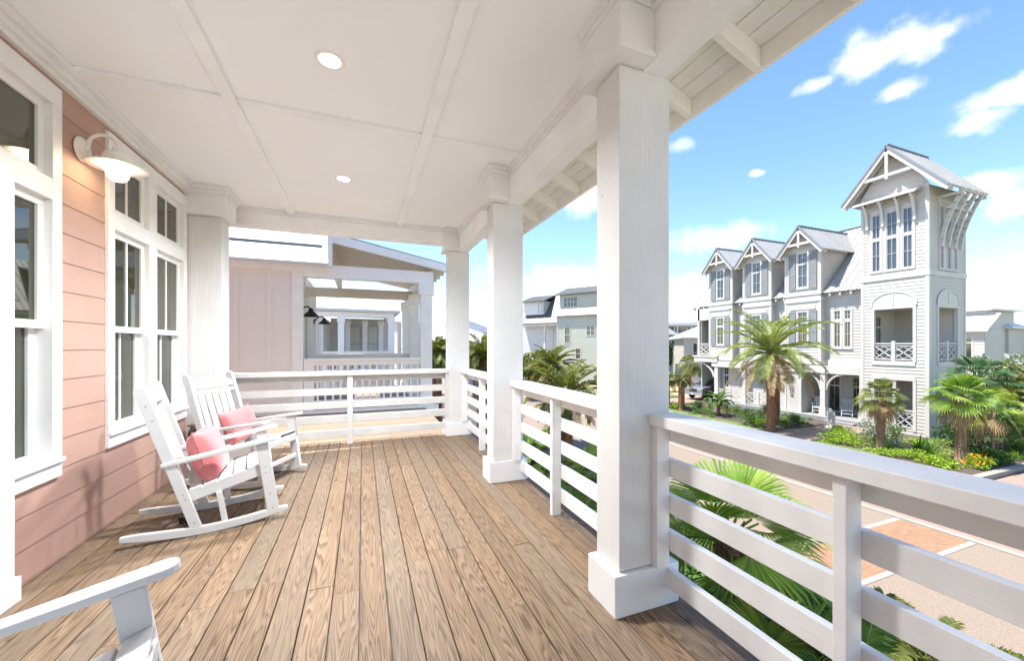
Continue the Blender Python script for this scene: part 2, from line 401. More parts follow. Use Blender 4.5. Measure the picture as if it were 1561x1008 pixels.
# ================================================================ the ground
def sheet(name, mat, poly, z, kind='structure', thick=0):
    m = MB()
    if thick: m.prism([(x, y, z - thick) for x, y in poly], (0, 0, thick))
    else: m.quad(*[(x, y, z) for x, y in poly])
    return m.build(name, mat, None, kind=kind)
def rect(x0, y0, x1, y1): return [(x0, y0), (x1, y0), (x1, y1), (x0, y1)]
sheet('ground', 'ground', rect(-600, -600, 900, 900), G - .12)
sheet('road', 'road', rect(9.2, -60, 14.5, 120), G - .02, thick=.05)
sheet('crosswalk', 'brick', rect(9.3, 5.02, 14.45, 6.36), G - .012)
m = MB()
m.box(14.5, -60, G - .15, 14.68, 120, G + .012); m.box(8.8, -60, G - .15, 9.2, 120, G + .03)
m.box(9.25, 6.36, G - .1, 14.47, 6.49, G - .008); m.box(9.25, 4.89, G - .1, 14.47, 5.02, G - .008)
m.build('kerb', 'concrete', None, kind='structure')
sheet('parking_strip', 'paver', rect(14.68, -40, 19.6, 90), G - .03, thick=.05)
sheet('pavement', 'concrete', rect(19.6, -40, 21.3, 90), G + .0, thick=.1)
# planting beds
def bed(name, x0, y0, x1, y1, mat='mulch', h=.03):
    m = MB(); rng = random.Random(hash(name) % 999 + int(x0 * 7)); nx = max(2, int((x1 - x0) / .5)); ny = max(2, int((y1 - y0) / .5))
    vs = []; fs = []
    for j in range(ny + 1):
        for i in range(nx + 1):
            e = min(i, nx - i, j, ny - j); vs.append((x0 + (x1 - x0) * i / nx, y0 + (y1 - y0) * j / ny, G + h + (0 if e == 0 else rng.uniform(.0, .06))))
    for j in range(ny):
        for i in range(nx): k = j * (nx + 1) + i; fs.append((k, k + 1, k + nx + 2, k + nx + 1))
    m.add(vs, fs); m.box(x0, y0, G - .2, x1, y1, G + h - .01)
    return m.build(name, mat, None, smooth=True, kind='structure')
bed('garden_bed', 21.5, 7.4, 28.4, 13.2); bed('garden_bed', 21.5, 15.6, 28.3, 25.3)
bed('garden_bed', 28.4, 7.4, 36, 11.3); bed('garden_bed', 1.95, -1.6, 8.8, 40, h=.02)
paint('bounce_concrete', (.57, .53, .47), None, .85, .4, .003, .1, 1.2)
sheet('paved_slab', 'bounce_concrete', rect(-14, -18, 8.8, -1.6), G + .0, thick=.1)  # unseen pale slab added behind the porch to bounce sunlight into it
bed('garden_bed', -1, 14.8, 1.9, 22, h=.02)
sheet('garden_path', 'paver', rect(21.3, 13.3, 28.3, 15.5), G + .02, thick=.1)
sheet('side_path', 'paver', rect(21.3, 4.6, 60, 6.9), G + .0, thick=.1)
m = MB(); m.box(21.25, 7.15, G - .1, 40, 7.4, G + .09); m.box(21.25, 7.4, G - .1, 21.5, 13.2, G + .09); m.box(21.25, 15.6, G - .1, 21.5, 25.3, G + .09)
m.box(21.5, 4.35, G - .1, 60, 4.6, G + .06)
m.build('kerb', 'concrete', None, kind='structure')
sheet('lawn', 'lawn', rect(21.4, -20, 60, 4.3), G + .05, thick=.1)
sheet('lawn', 'lawn', rect(38, 7.5, 75, 16), G + .03, thick=.1)
sheet('lawn', 'dry_lawn', rect(24, 33, 36, 37.5), G + .03, thick=.1)
sheet('lawn', 'lawn', [(25, 29.2), (29, 29.4), (29.5, 31.2), (27, 32), (24.5, 31)], G + .04, thick=.1)
sheet('lawn', 'lawn', rect(34, 42, 50, 50), G + .03, thick=.1)
sheet('paved_slab', 'paver', rect(22, 26, 44, 29), G - .0, thick=.1)  # paver driveway under the pickup truck
# ================================================================ our porch
XW = -1.91; Y0 = -2.6; Y1 = 6.42
house = thing('beach_house', 'pink lap-sided house wall with the covered white porch running along it', 'house', (XW, 2, G))
# decking
rng = random.Random(4); m = MB(); pit = .1455; x = XW + .006; sc = MB()
while x < 1.80:
    y = Y0 - rng.uniform(0, 2)
    while y < Y1:
        ln = rng.choice([1.9, 2.4, 3.1, 3.7, 3.7]) * rng.uniform(.85, 1.1); ye = min(y + ln, Y1); ya = max(y, Y0); zt = rng.uniform(-.0012, .0012)
        if ye - ya > .05:
            x1 = min(x + pit - .006, 1.80); bv = .0025
            p = []
            for yy in (ya + .0012, ye - .0012): p += [(x, yy, -.032), (x1, yy, -.032), (x1, yy, zt - bv), (x1 - bv, yy, zt), (x + bv, yy, zt), (x, yy, zt - bv)]
            m.add(p, [(0, 1, 2, 3, 4, 5), (11, 10, 9, 8, 7, 6)] + [(i, i + 6, (i + 1) % 6 + 6, (i + 1) % 6) for i in range(6)])
            ends = [ya + .03, ye - .03]
            for yy in [q * .406 for q in range(int(Y0 / .406), int(Y1 / .406) + 1)] + ends:
                if ya + .02 < yy < ye - .02:
                    for xx in (x + .024, x1 - .024):
                        q = .0046; xx += rng.uniform(-.004, .004); yy2 = yy + rng.uniform(-.006, .006)
                        sc.add([(xx + q * math.cos(a * 1.047), yy2 + q * math.sin(a * 1.047), zt + .0006) for a in range(6)], [(0, 1, 2, 3, 4, 5)])
        y = ye
    x += pit
deck = m.build('deck', 'deck_wood', None, kind='structure')
tag(sc.build('deck_screws', 'bronze', None), 'rows of small brown screw heads in the porch deck boards', 'deck screws')['kind'] = 'stuff'
m = MB(); m.box(XW - .1, Y0, -.3, 1.80, Y1, -.034); m.box(1.80, Y0, -.32, 1.86, Y1, .0); m.build('deck_base', 'gold_paint', None, kind='structure')
# wall
fw = Frame((XW, 0, 0), (0, 1, 0), (1, 0, 0))
W2 = (4.02, 5.49, .63, 3.16); W1 = (2.2, 3.51, .58, 3.16); DOOR = (-2.6, 3.18, 0, 3.16)
m = siding(MB(), fw, .0, 3.32, Y0, 6.25, [W2, (1.5, 3.51, .58, 3.16), (1.5, 2.9, 0, .58)], .2, .009, z00=.22)
m.build('wall', 'pink_siding', house)
m = MB(); m.box(XW - .3, Y0, 3.33, XW - .1, 6.4, 5.5); m.box(XW - 8, 6.3, G, XW - .12, 6.42, 4.8); m.box(XW - 8, 6.22, G, XW + .0, 6.3, -.3)
m.box(XW, Y0, G, XW + .1, 6.3, -.3); m.build('upper_wall', 'pink_siding', house)
m = MB(); m.box(XW - .14, Y0, -.2, XW - .1, 6.22, 3.3); m.build('wall_back', 'nb_grey', house)
m = MB(); m.box(XW, Y0, 3.2, XW + .045, 6.0, 3.317); m.box(XW + .045, Y0, 3.235, XW + .075, 6.0, 3.317); m.box(XW + .075, Y0, 3.28, XW + .11, 6.0, 3.317)
m.build('crown_moulding', 'trim', house, .004)
# window pair with transoms, real depth
def porch_window(y0, y1, z0, z1, bays, transom, label=None, mull=.1, first=True):
    m = MB(); B = fw.box; ya, yb = y0 + .085, y1 - .085
    tb, tt = 2.585, 2.985
    for a in ((y0, y1, z1 - .13, z1), (y0, y1, z0, z0 + .1), (y0, ya, z0 + .1, z1 - .13), (yb, y1, z0 + .1, z1 - .13), (ya, yb, 2.40, 2.535)):
        B(m, *a, -.09, .03)
    B(m, y0 - .0, y1 + .0, z0 + .1, z0 + .125, .03, .05)
    frame_o = m.build('window', 'trim', house, .003)
    for k, (a, b) in enumerate(bays):
        if k: 
            mm = MB(); B(mm, bays[k - 1][1], a, z0 + .1, z1 - .13, -.09, .027); mm.build('mullion', 'trim', frame_o, .003)
        for (za, zb, dep, nm) in ((2.535, z1 - .13, 0, 'transom'), (1.56, 2.40, 0, 'upper_sash'), (z0 + .1, 1.62, -.045, 'lower_sash')):
            s = MB(); st = .052
            lb = za + st + (.02 if nm == 'lower_sash' else 0)
            for q in ((a, b, zb - st, zb), (a, b, za, lb), (a, a + st, lb, zb - st), (b - st, b, lb, zb - st)):
                B(s, q[0], q[1], q[2], q[3], -.052 + dep, -.012 + dep)
            if len(bays) > 1:
                B(s, (a + b) / 2 - .009, (a + b) / 2 + .009, lb, zb - st, -.03 + dep, -.016 + dep)
            so_ = s.build(nm, 'trim', frame_o, .002)
            g = MB(); B(g, a + .02, b - .02, za + .02, zb - .02, -.034 + dep, -.028 + dep); g.build('pane', 'pane_dark', so_)
    return frame_o
porch_window(4.02, 5.49, .63, 3.16, [(4.105, 4.655), (4.805, 5.415)], True)
porch_window(2.45, 3.51, .58, 3.16, [(2.535, 3.425)], True)
# door casing that stands in front of the window edge
m = MB(); m.box(XW + .014, 2.7, .14, XW + .075, 3.055, 2.4); m.box(XW + .03, 2.7, 2.4, XW + .06, 3.06, 2.44); m.box(XW + .014, 2.7, 0.001, XW + .1, 3.06, .14)
m.box(XW - .0, 1.5, .0, XW + .03, 2.45, 3.16)
m.build('door_casing', 'trim', house, .004)
# ceiling
CZ = 3.32
m = MB(); m.box(XW - .1, Y0, CZ, 1.45, 6.2, CZ + .06); m.build('ceiling', 'ceiling', house)
for xx in (-.93, .53):
    m = MB(); m.box(xx - .045, Y0, CZ - .032, xx + .045, 6.15, CZ - .0005); m.build('ceiling_batten', 'beam_y', house, .003)
for yy in (3.5, .4, -2.):
    for xa, xb in ((XW + .11, -.975), (-.885, .485), (.575, 1.44)):
        m = MB(); m.box(xa, yy - .045, CZ - .022, xb, yy + .045, CZ - .0005); m.build('ceiling_batten', 'beam_y', house, .003)
# beams
BB = 2.965
m = MB(); m.box(1.44, Y0, BB, 1.60, 6.43, CZ + .15); m.build('beam', 'beam_y', house, .004)
m = MB(); m.box(1.405, Y0, CZ - .075, 1.44, 6.1, CZ - .001); m.box(1.42, Y0, CZ - .11, 1.44, 6.1, CZ - .075); m.build('crown_moulding', 'trim', house, .003)
m = MB(); m.box(XW, 6.16, 3.08, 1.44, 6.36, CZ + .15); m.build('end_beam', 'beam_y', house, .004)
m = MB(); m.box(-1.6, 6.12, CZ - .06, 1.22, 6.16, CZ - .001); m.build('crown_moulding', 'trim', house, .003)
# end pilaster against the wall
m = MB(); m.box(XW - .0, 5.53, .225, -1.56, 5.80, BB); pil = m.build('pilaster', 'column', house, .004)
m = MB(); m.box(XW - .0, 5.50, .0005, -1.52, 5.83, .225); m.build('column_base', 'trim', pil, .005)
m = MB(); m.box(XW - .0, 5.47, BB + .02, -1.50, 5.86, CZ - .1); m.box(XW, 5.455, BB + .005, -1.485, 5.875, BB + .035); m.box(XW, 5.45, CZ - .1, -1.48, 5.88, CZ - .06); m.box(XW, 5.435, CZ - .06, -1.465, 5.895, CZ - .002); m.build('column_capital', 'trim', pil, .003)
# columns
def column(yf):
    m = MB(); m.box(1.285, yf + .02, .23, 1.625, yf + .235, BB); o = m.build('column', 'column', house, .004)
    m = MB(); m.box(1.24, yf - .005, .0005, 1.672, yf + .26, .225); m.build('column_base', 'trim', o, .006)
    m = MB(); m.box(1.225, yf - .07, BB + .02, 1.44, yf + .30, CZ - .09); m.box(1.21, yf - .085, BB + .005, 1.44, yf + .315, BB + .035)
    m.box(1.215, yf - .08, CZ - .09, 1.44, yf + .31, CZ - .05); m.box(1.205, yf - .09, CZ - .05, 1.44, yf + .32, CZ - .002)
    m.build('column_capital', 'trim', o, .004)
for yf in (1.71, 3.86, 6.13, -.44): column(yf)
# eave: sloping boarded soffit, rafter tails, fascia
RS = .36; EX = 2.45; EZ = 3.42
def rz(x): return EZ + (EX - x) * RS
m = MB(); YE = 6.78
nb = 9; xs = [1.45 + (EX - 1.45) * i / nb for i in range(nb + 1)]
for a, b in zip(xs, xs[1:]):
    b -= .006
    m.hexa([(a, Y0, rz(a)), (b, Y0, rz(b)), (b, YE, rz(b)), (a, YE, rz(a)), (a, Y0, rz(a) + .025), (b, Y0, rz(b) + .025), (b, YE, rz(b) + .025), (a, YE, rz(a) + .025)])
m.build('soffit', 'soffit', house, .004)
yy = -2.2
while yy < 6.9:
    m = MB(); m.hexa([(1.5, yy, rz(1.5) - .15), (EX, yy, rz(EX) - .135), (EX, yy + .055, rz(EX) - .135), (1.5, yy + .055, rz(1.5) - .15), (1.5, yy, rz(1.5) - .001), (EX, yy, rz(EX) - .001), (EX, yy + .055, rz(EX) - .001), (1.5, yy + .055, rz(1.5) - .001)])
    m.build('rafter_tail', 'soffit', house, .003); yy += .57
m = MB(); m.box(EX, Y0, EZ - .14, EX + .035, YE, EZ + .04); m.box(EX + .035, Y0, EZ - .02, EX + .06, YE, EZ + .045); m.build('fascia', 'soffit', house, .003)
m = MB(); roof(m, (EX + .09, Y0, rz(EX + .09) + .09), (EX + .09, YE + .05, rz(EX + .09) + .09), (-8.5, 0, 8.5 * RS), .055, .45); m.build('roof', 'roof_metal', house)
m = MB()
m.prism([(XW - 6, YE - .03, rz(XW - 6) - .18), (EX, YE - .03, rz(EX) - .14), (EX, YE - .03, rz(EX) + .04), (XW - 6, YE - .03, rz(XW - 6) + .04)], (0, .035, 0))
m.prism([(XW - 6, 6.4, rz(XW - 6)), (1.45, 6.4, rz(1.45)), (1.45, YE - .03, rz(1.45)), (XW - 6, YE - .03, rz(XW - 6))], (0, 0, .02)); m.build('rake_board', 'trim', house, .003)
# ---------------------------------------------------------------- railings (each section a thing)
def railing(name, label, p0, p1, posts, mat, halves, parent_axis):
    """porch rail between p0 and p1 along axis 'y' or 'x'; posts: positions of full posts; halves: thin posts at the columns"""
    ax = parent_axis
    def bx(m, s0, s1, d0, d1, z0, z1):
        if ax == 'y': m.box(1.5 + d0, s0, z0, 1.5 + d1, s1, z1)
        else: m.box(s0, 6.165 + d0, z0, s1, 6.165 + d1, z1)
    loc = (1.55, (p0 + p1) / 2, 0) if ax == 'y' else ((p0 + p1) / 2, 6.2, 0)
    r = thing(name, label, 'railing', loc, 0, 'white horizontal-slat porch railings')
    m = MB(); bx(m, p0, p1, -.025, .165, 1.012, 1.07); m.build('top_rail', mat, r, .004)
    m = MB(); bx(m, p0, p1, .085, .122, .92, 1.011); m.build('sub_rail', mat, r, .002)
    for z0, z1 in ((.72, .82), (.52, .62), (.31, .42), (.10, .205)):
        m = MB(); bx(m, p0, p1, .085, .122, z0, z1); m.build('slat', mat, r, .003)
    for s in posts:
        m = MB(); bx(m, s, s + (.042 if ax == 'y' else .075), 0, .084, .0005, 1.011); m.build('post', mat, r, .003)
    for s in halves:
        m = MB(); bx(m, s, s + .045, 0, .084, .226, 1.011); m.build('end_post', mat, r, .003)
    return r
railing('porch_railing', 'nearest white railing with its wide flat cap, overlooking the brick crossing', -.2, 1.73, [.80], 'rail_y', [1.685, -.2], 'y')
railing('porch_railing', 'white railing between the nearest porch column and the middle column', 1.95, 3.88, [2.94], 'rail_y', [3.835, 1.95], 'y')
railing('porch_railing', 'short-looking white railing between the middle and far corner columns', 4.10, 6.15, [5.12], 'rail_y', [6.105, 4.10], 'y')
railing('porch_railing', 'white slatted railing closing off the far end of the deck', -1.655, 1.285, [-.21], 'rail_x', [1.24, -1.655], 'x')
# ---------------------------------------------------------------- rocking chairs
def rocking_chair(label):
    r = thing('rocking_chair', label, 'rocking chair', (0, 0, 0), 0, 'white slatted rocking chairs on the porch')
    B = dict(parent=r, bevel=.006, world=False); HW = .275
    def P(s, z, y): return (s - .5, y, z)
    for sg in (-1, 1):
        y = sg * HW
        # rocker: curved runner
        m = MB(); n = 16; vs = []; fs = []
        for i in range(n + 1):
            s = 1.03 * i / n; zb = .058 * ((s - .51) / .51) ** 2; hh = .062 - .03 * (abs(s - .51) / .52) ** 6
            for yy, zz in ((y - .019, zb), (y + .019, zb), (y + .019, zb + hh), (y - .019, zb + hh)): vs.append(P(s, zz, yy))
        for i in range(n):
            for k in range(4): fs.append((i * 4 + k, i * 4 + (k + 1) % 4, i * 4 + 4 + (k + 1) % 4, i * 4 + 4 + k))
        fs += [(3, 2, 1, 0), (n * 4, n * 4 + 1, n * 4 + 2, n * 4 + 3)]; m.add(vs, fs); m.build('rocker', 'chair_white', **B)
        yi = y - sg * .0
        m = MB(); a, b = Vector(P(.425, .05, y + sg * .0)), Vector(P(.105, 1.12, y)); d = b - a
        hw = .035; nx = Vector((d.z, 0, -d.x)).normalized() * hw
        pl = [a - nx, a + nx, b + nx]
        for k in range(7): an = math.pi * k / 6; pl.append(b + nx * math.cos(an) + d.normalized() * hw * math.sin(an))
        pl.append(b - nx); m.prism([p + Vector((0, -.018 , 0)) for p in pl], (0, .036, 0)); m.build('rear_post', 'chair_white', **B)
        m = MB(); m.bar(P(.928, .05, y - sg * .0), P(.845, .635, y), .04, .085, (1, 0, 0)); m.build('front_leg', 'chair_white', **B)
        # arm, flat board with rounded tip
        m = MB(); a, b = Vector(P(.22, .560, y)), Vector(P(.93, .672, y)); d = (b - a).normalized(); yv = Vector((0, 1, 0)); up = d.cross(yv)
        if up.z < 0: up = -up
        pl = [a - yv * .03, a + yv * .03, a + d * .3 + yv * .036]
        for k in range(9): an = math.pi / 2 - math.pi * k / 8; pl.append(b + yv * .048 * math.sin(an) + d * .048 * math.cos(an))
        pl.append(a + d * .3 - yv * .036); m.prism([p - up * .014 for p in pl], up * .03); m.build('arm', 'chair_white', **B)
        m = MB(); m.bar(P(.355, .285, y - sg * .038), P(.865, .420, y - sg * .038), .03, .085); m.build('seat_rail', 'chair_white', **B)
        m = MB(); m.bar(P(.60, .05, y - sg * .02), P(.56, .30, y - sg * .02), .03, .04, (1, 0, 0)); m.build('brace', 'chair_white', **B)
    for sg in (-1, 1):
        m = MB(); y = sg * (HW + .0195)
        for s_, z_ in ((.413, .10), (.36, .29), (.345, .325), (.275, .555), (.175, .90), (.14, 1.01), (.918, .10), (.872, .40), (.868, .45), (.90, .22)):
            m.add([P(s_ + .0045 * math.cos(a * 1.047), z_ + .0045 * math.sin(a * 1.047), y + (0 if s_ < .6 else sg * .0012)) for a in range(6)], [(0, 1, 2, 3, 4, 5)])
        m.build('screw_heads', 'bronze', r, world=False)
    for k in range(6):
        s = .375 + k * .092; z = .335 + .135 * (k / 5) + .012 * math.sin(k / 5 * math.pi) * -1
        sl = math.atan2(.135 / 5, .092)
        m = MB(); c = Vector(P(s + .04, z + .012, 0)); dx = Vector((math.cos(sl), 0, math.sin(sl))) * .042; dz = Vector((-math.sin(sl), 0, math.cos(sl))) * .011; yv = Vector((0, .253, 0))
        m.hexa([c - dx - yv - dz, c + dx - yv - dz, c + dx + yv - dz, c - dx + yv - dz, c - dx - yv + dz, c + dx - yv + dz, c + dx + yv + dz, c - dx + yv + dz]); m.build('seat_slat', 'chair_white', **B)
    m = MB(); m.bar(P(.905, .415, -.26), P(.905, .415, .26), .03, .075); m.build('front_rail', 'chair_white', **B)
    m = MB(); m.bar(P(.90, .20, -.26), P(.90, .20, .26), .03, .045); m.build('stretcher', 'chair_white', **B)
    def bk(z): return .425 + (.105 - .425) * (z - .05) / 1.07
    tilt = Vector((-.32, 0, 1.07)).normalized(); nrm = Vector((1.07, 0, .32)).normalized()
    m = MB(); base = Vector(P(bk(1.0), 1.0, 0)); pl = []
    for k in range(13):
        f = -1 + 2 * k / 12; pl.append(base + Vector((0, f * .256, 0)) + tilt * (.062 + .058 * (1 - f * f)))
    pl += [base + Vector((0, .256, 0)), base + Vector((0, -.256, 0))]
    m.prism([p - nrm * .012 for p in pl], nrm * .026); m.build('headrest', 'chair_white', **B)
    for z, hh in ((.955, .035), (.40, .05)):
        m = MB(); c = P(bk(z), z, 0); m.bar((c[0], -.256, z), (c[0], .256, z), .024, hh, tilt); m.build('back_rail', 'chair_white', **B)
    for k in range(5):
        y = -.176 + .088 * k; m = MB(); a = Vector(P(bk(.38), .38, y)) + nrm * .001; b = Vector(P(bk(.95), .95, y)) + nrm * .001
        m.bar(a, b, .064, .016, nrm); m.build('back_slat', 'chair_white', **B)
    return r
HWC = .29
def place(P, phi):
    d = Vector((math.cos(phi), math.sin(phi))); n = Vector((-d.y, d.x)); return Vector((P[0], P[1])) + d * .5 + n * .275
ph1 = R(12.5); c1 = place((-1.60, 3.54), ph1)
ch1 = rocking_chair('white rocking chair in side view with a plump pink pillow under the pink wall windows')
ch1.location = (c1.x, c1.y, 0); ch1.rotation_euler.z = ph1
ph2 = R(-25.2); c2 = place((-1.765, 4.91), ph2)
dup(ch1, (c2.x, c2.y, 0), ph2, 'white rocking chair seen from the front, near the far end railing')
ph3 = R(14.); tipx, tipy = -.60, 1.70
d3 = Vector((math.cos(ph3), math.sin(ph3))); n3 = Vector((-d3.y, d3.x)); c3 = Vector((tipx, tipy)) - d3 * .478 - n3 * .275
dup(ch1, (c3.x, c3.y, 0), ph3, 'white rocking chair cut off at the lower left, only its arm and front leg showing')
def pillow(label, chair, s, z, wy, hz, th, tilt, yaw=0, roll=0):
    """soft square cushion leaning on the chair back"""
    m = MB(); n = 22; vs = []; fs = []
    for side in (1, -1):
        for j in range(n + 1):
            for i in range(n + 1):
                u, v = -1 + 2 * i / n, -1 + 2 * j / n
                t = max(0, (1 - u ** 4) * (1 - v ** 4)) ** .55; pin = 1 - .10 * (1 - abs(u) ** 3) * abs(v) ** 6; pin2 = 1 - .10 * (1 - abs(v) ** 3) * abs(u) ** 6
                wr = .05 * math.sin(5 * u + 3 * v + side) * t * (abs(u * v)) 
                vs.append((side * th / 2 * (t + wr), u * wy / 2 * pin2, v * hz / 2 * pin))
    k0 = (n + 1) ** 2
    for sd_ in range(2):
        for j in range(n):
            for i in range(n):
                k = sd_ * k0 + j * (n + 1) + i; q = (k, k + 1, k + n + 2, k + n + 1); fs.append(q if sd_ == 0 else q[::-1])
    m.add(vs, fs)
    o = m.build('throw_pillow', 'pillow', None, smooth=True)
    pm = MB(); ring = []
    for k in range(4 * n):
        e_, f_ = divmod(k, n); q = -1 + 2 * f_ / n; u, v = ((q, -1), (1, q), (-q, 1), (-1, -q))[e_]
        ring.append((0, u * wy / 2 * (1 - .10 * (1 - abs(v) ** 3) * abs(u) ** 6), v * hz / 2 * (1 - .10 * (1 - abs(u) ** 3) * abs(v) ** 6)))
    pm.tube(ring + ring[:1], .0045, 6, False); pm.build('piping', 'pillow', o, smooth=True, world=False)
    ph = chair[1]; c = chair[0]; d = Vector((math.cos(ph), math.sin(ph)))
    o.rotation_mode = 'XYZ'; o.rotation_euler = (roll, -tilt, ph + yaw); o.location = (c.x + d.x * (s - .5), c.y + d.y * (s - .5), z)
    tag(o, label, 'pillow', 'pink throw pillows on the rocking chairs'); return o
pillow('plump pink pillow standing on the side-view rocking chair seat', (c1, ph1), .475, .565, .43, .42, .20, R(16), R(-8))
pillow('pink pillow leaning on the back of the rocking chair near the end railing', (c2, ph2), .455, .60, .43, .36, .16, R(18), 0, R(6))
# strap and buckle hanging on the far rocker
t_ = thing('tie_strap', 'small dark strap with a buckle hanging by the rocker of the side-view chair', 'strap', (-1.335, 3.84, 0))
m = MB(); m.box(-1.365, 3.83, .02, -1.30, 3.875, .075); m.box(-1.372, 3.822, .06, -1.293, 3.883, .08); m.build('buckle', 'black_metal', t_, .004)
m = MB(); m.tube([(-1.335, 3.835, .04), (-1.33, 3.825, .015), (-1.325, 3.815, .004), (-1.30, 3.79, .004)], .006, 6); m.build('strap_end', 'bronze', t_)
# hose bib by the pilaster
t_ = thing('hose_tap', 'small brown garden tap low on the end pilaster beside the window', 'tap', (-1.83, 5.50, .48))
m = MB(); m.tube([(-1.83, 5.528, .48), (-1.83, 5.515, .48), (-1.83, 5.51, .48)], [.032, .032, .016], 12); m.tube([(-1.83, 5.515, .48), (-1.83, 5.44, .48), (-1.83, 5.41, .465), (-1.83, 5.40, .42)], [.016, .017, .015, .014], 8); m.build('spout', 'bronze', t_, smooth=True)
m = MB(); m.lathe([(0, 0), (.035, 0), (.04, .008), (.035, .016), (0, .016)], (-1.83, 5.45, .525), 12); m.tube([(-1.83, 5.45, .48), (-1.83, 5.45, .53)], .008, 6); m.build('handle', 'bronze', t_, smooth=True)
# ---------------------------------------------------------------- wall sconce
sx, sy, sz = XW + .215, 3.73, 2.87
t_ = thing('wall_lamp', 'lit white gooseneck barn lamp with a glass globe on the pink wall', 'wall lamp', (XW + .02, sy, sz))
m = MB(); m.lathe([(0, .03), (.05, .03), (.062, .022), (.078, .018), (.088, .006), (.088, 0), (0, 0)], (XW + .014, sy, sz), 28, 'x'); m.build('back_plate', 'lamp_white', t_, smooth=True)
pts = []
for k in range(15):
    a = math.pi * (1 - k / 14); pts.append((XW + .135 + .082 * math.cos(a), sy, sz + .045 + .082 * math.sin(a)))
m = MB(); m.tube([(XW + .04, sy, sz - .005), (XW + .05, sy, sz + .0)] + pts + [(sx, sy, sz + .02)], .0125, 10); m.build('arm', 'lamp_white', t_, smooth=True)
m = MB(); m.lathe([(.0, .045), (.028, .045), (.03, .03), (.03, .012), (.075, -.004), (.083, -.02), (.083, -.06), (.088, -.064), (.155, -.088), (.172, -.098), (.17, -.102), (.085, -.076), (.07, -.07), (.07, -.02), (0, -.01)], (sx, sy, sz), 36); m.build('shade', 'lamp_white', t_, smooth=True)
m = MB(); m.lathe([(.055, -.068), (.062, -.09), (.066, -.13), (.062, -.165), (.045, -.19), (.02, -.2), (0, -.202)], (sx, sy, sz), 24); gl = m.build('globe', 'bulb', t_, smooth=True)
ld = bpy.data.lights.new('bulb_light', 'POINT'); ld.energy = .15; ld.color = (1, .62, .28); ld.shadow_soft_size = .06
lo = bpy.data.objects.new('bulb_light', ld); C.objects.link(lo); lo.parent = t_; lo.location = (sx - XW - .02, 0, -.24)
# recessed ceiling lights
def downlight(y, label):
    t_ = thing('ceiling_light', label, 'ceiling light', (-.2, y, CZ), 0, 'round recessed porch ceiling lights')
    m = MB(); m.lathe([(.062, .0), (.065, -.006), (.078, -.009), (.092, -.004), (.094, -.0005)], (-.2, y, CZ), 32); m.build('trim_ring', 'lamp_white', t_, smooth=True)
    m = MB(); m.lathe([(.064, -.003), (.03, -.0035), (0, -.0035)], (-.2, y, CZ), 32); m.build('lens', 'downlight', t_, smooth=True)
    ld = bpy.data.lights.new('down_lamp', 'SPOT'); ld.energy = 180; ld.color = (.97, .98, 1); ld.spot_size = R(150); ld.spot_blend = 1.; ld.shadow_soft_size = .15
    lo = bpy.data.objects.new('down_lamp', ld); C.objects.link(lo); lo.parent = t_; lo.location = (0, 0, -.02)
downlight(2.79, 'nearer round recessed light in the porch ceiling'); downlight(4.72, 'farther, smaller-looking round recessed light in the porch ceiling')
# ================================================================ next-door house (beyond the end railing)
nb = thing('neighbour_house', 'pale pink board-and-batten house next door with white metal roof and open porch', 'house', (-1.21, 9.5, G))
fs = Frame((0, 9.5, 0), (1, 0, 0), (0, -1, 0))
m = MB(); fs.box(m, -8, -1.40, G, 3.08, -.1, 0)
for k in range(9): fs.box(m, -1.895 - .59 * k, -1.815 - .59 * k, G, 3.08, 0, .022)
m.build('side_wall', 'nb_pink', nb)
m = MB(); fs.box(m, -1.42, -1.21, G, 3.08, -.08, .03); m.build('corner_board', 'nb_trim', nb, .004)
m = MB(); fs.box(m, -8, -.72, 3.06, 3.19, -.05, .10); m.build('fascia', 'nb_trim', nb)
m = MB(); roof(m, (-8, 9.30, 3.22), (-.68, 9.30, 3.22), (0, 2.6, 2.2), .06, 2.43); m.box(-8, 9.27, 3.19, -.66, 9.32, 3.24); m.build('roof', 'roof_white', nb)
m = MB(); m.box(-8, 9.87, 3.70, -.86, 9.885, 3.765); m.build('roof_seam', 'roof_dark', nb)
m = MB(); m.box(-1.9, 9.62, G, -1.42, 14.2, 3.3)
for k in range(26): m.box(-1.42, 9.62 + k * .17, .1, -1.41, 9.64 + k * .17, 3.3)
m.build('porch_wall', 'nb_grey', nb)
fp = Frame((-1.42, 0, 0), (0, 1, 0), (1, 0, 0))
w_ = window(nb, fp, 10.75, 11.6, .35, 2.3, [(1.3, .06)], 1, 0, .09)
# porch roof, soffit, rake
sl = (3.93 - 3.41) / 2.65
def zr(x): return 3.93 - sl * (x + .68)
m = MB(); m.hexa([(-.66, 9.35, zr(-.66) - .03), (2.0, 9.35, zr(2.0) - .03), (2.0, 14.2, zr(2.0) - .03), (-.66, 14.2, zr(-.66) - .03), (-.66, 9.35, zr(-.66) + .02), (2.0, 9.35, zr(2.0) + .02), (2.0, 14.2, zr(2.0) + .02), (-.66, 14.2, zr(-.66) + .02)]); m.build('porch_roof', 'roof_dark', nb)
m = MB()
k = 0; yy = 9.4
while yy < 14.1:
    m.hexa([(-.64, yy, zr(-.64) - .06), (1.96, yy, zr(1.96) - .06), (1.96, yy + .135, zr(1.96) - .06), (-.64, yy + .135, zr(-.64) - .06), (-.64, yy, zr(-.64) - .035), (1.96, yy, zr(1.96) - .035), (1.96, yy + .135, zr(1.96) - .035), (-.64, yy + .135, zr(-.64) - .035)]); yy += .14
m.build('porch_soffit', 'nb_tan', nb)
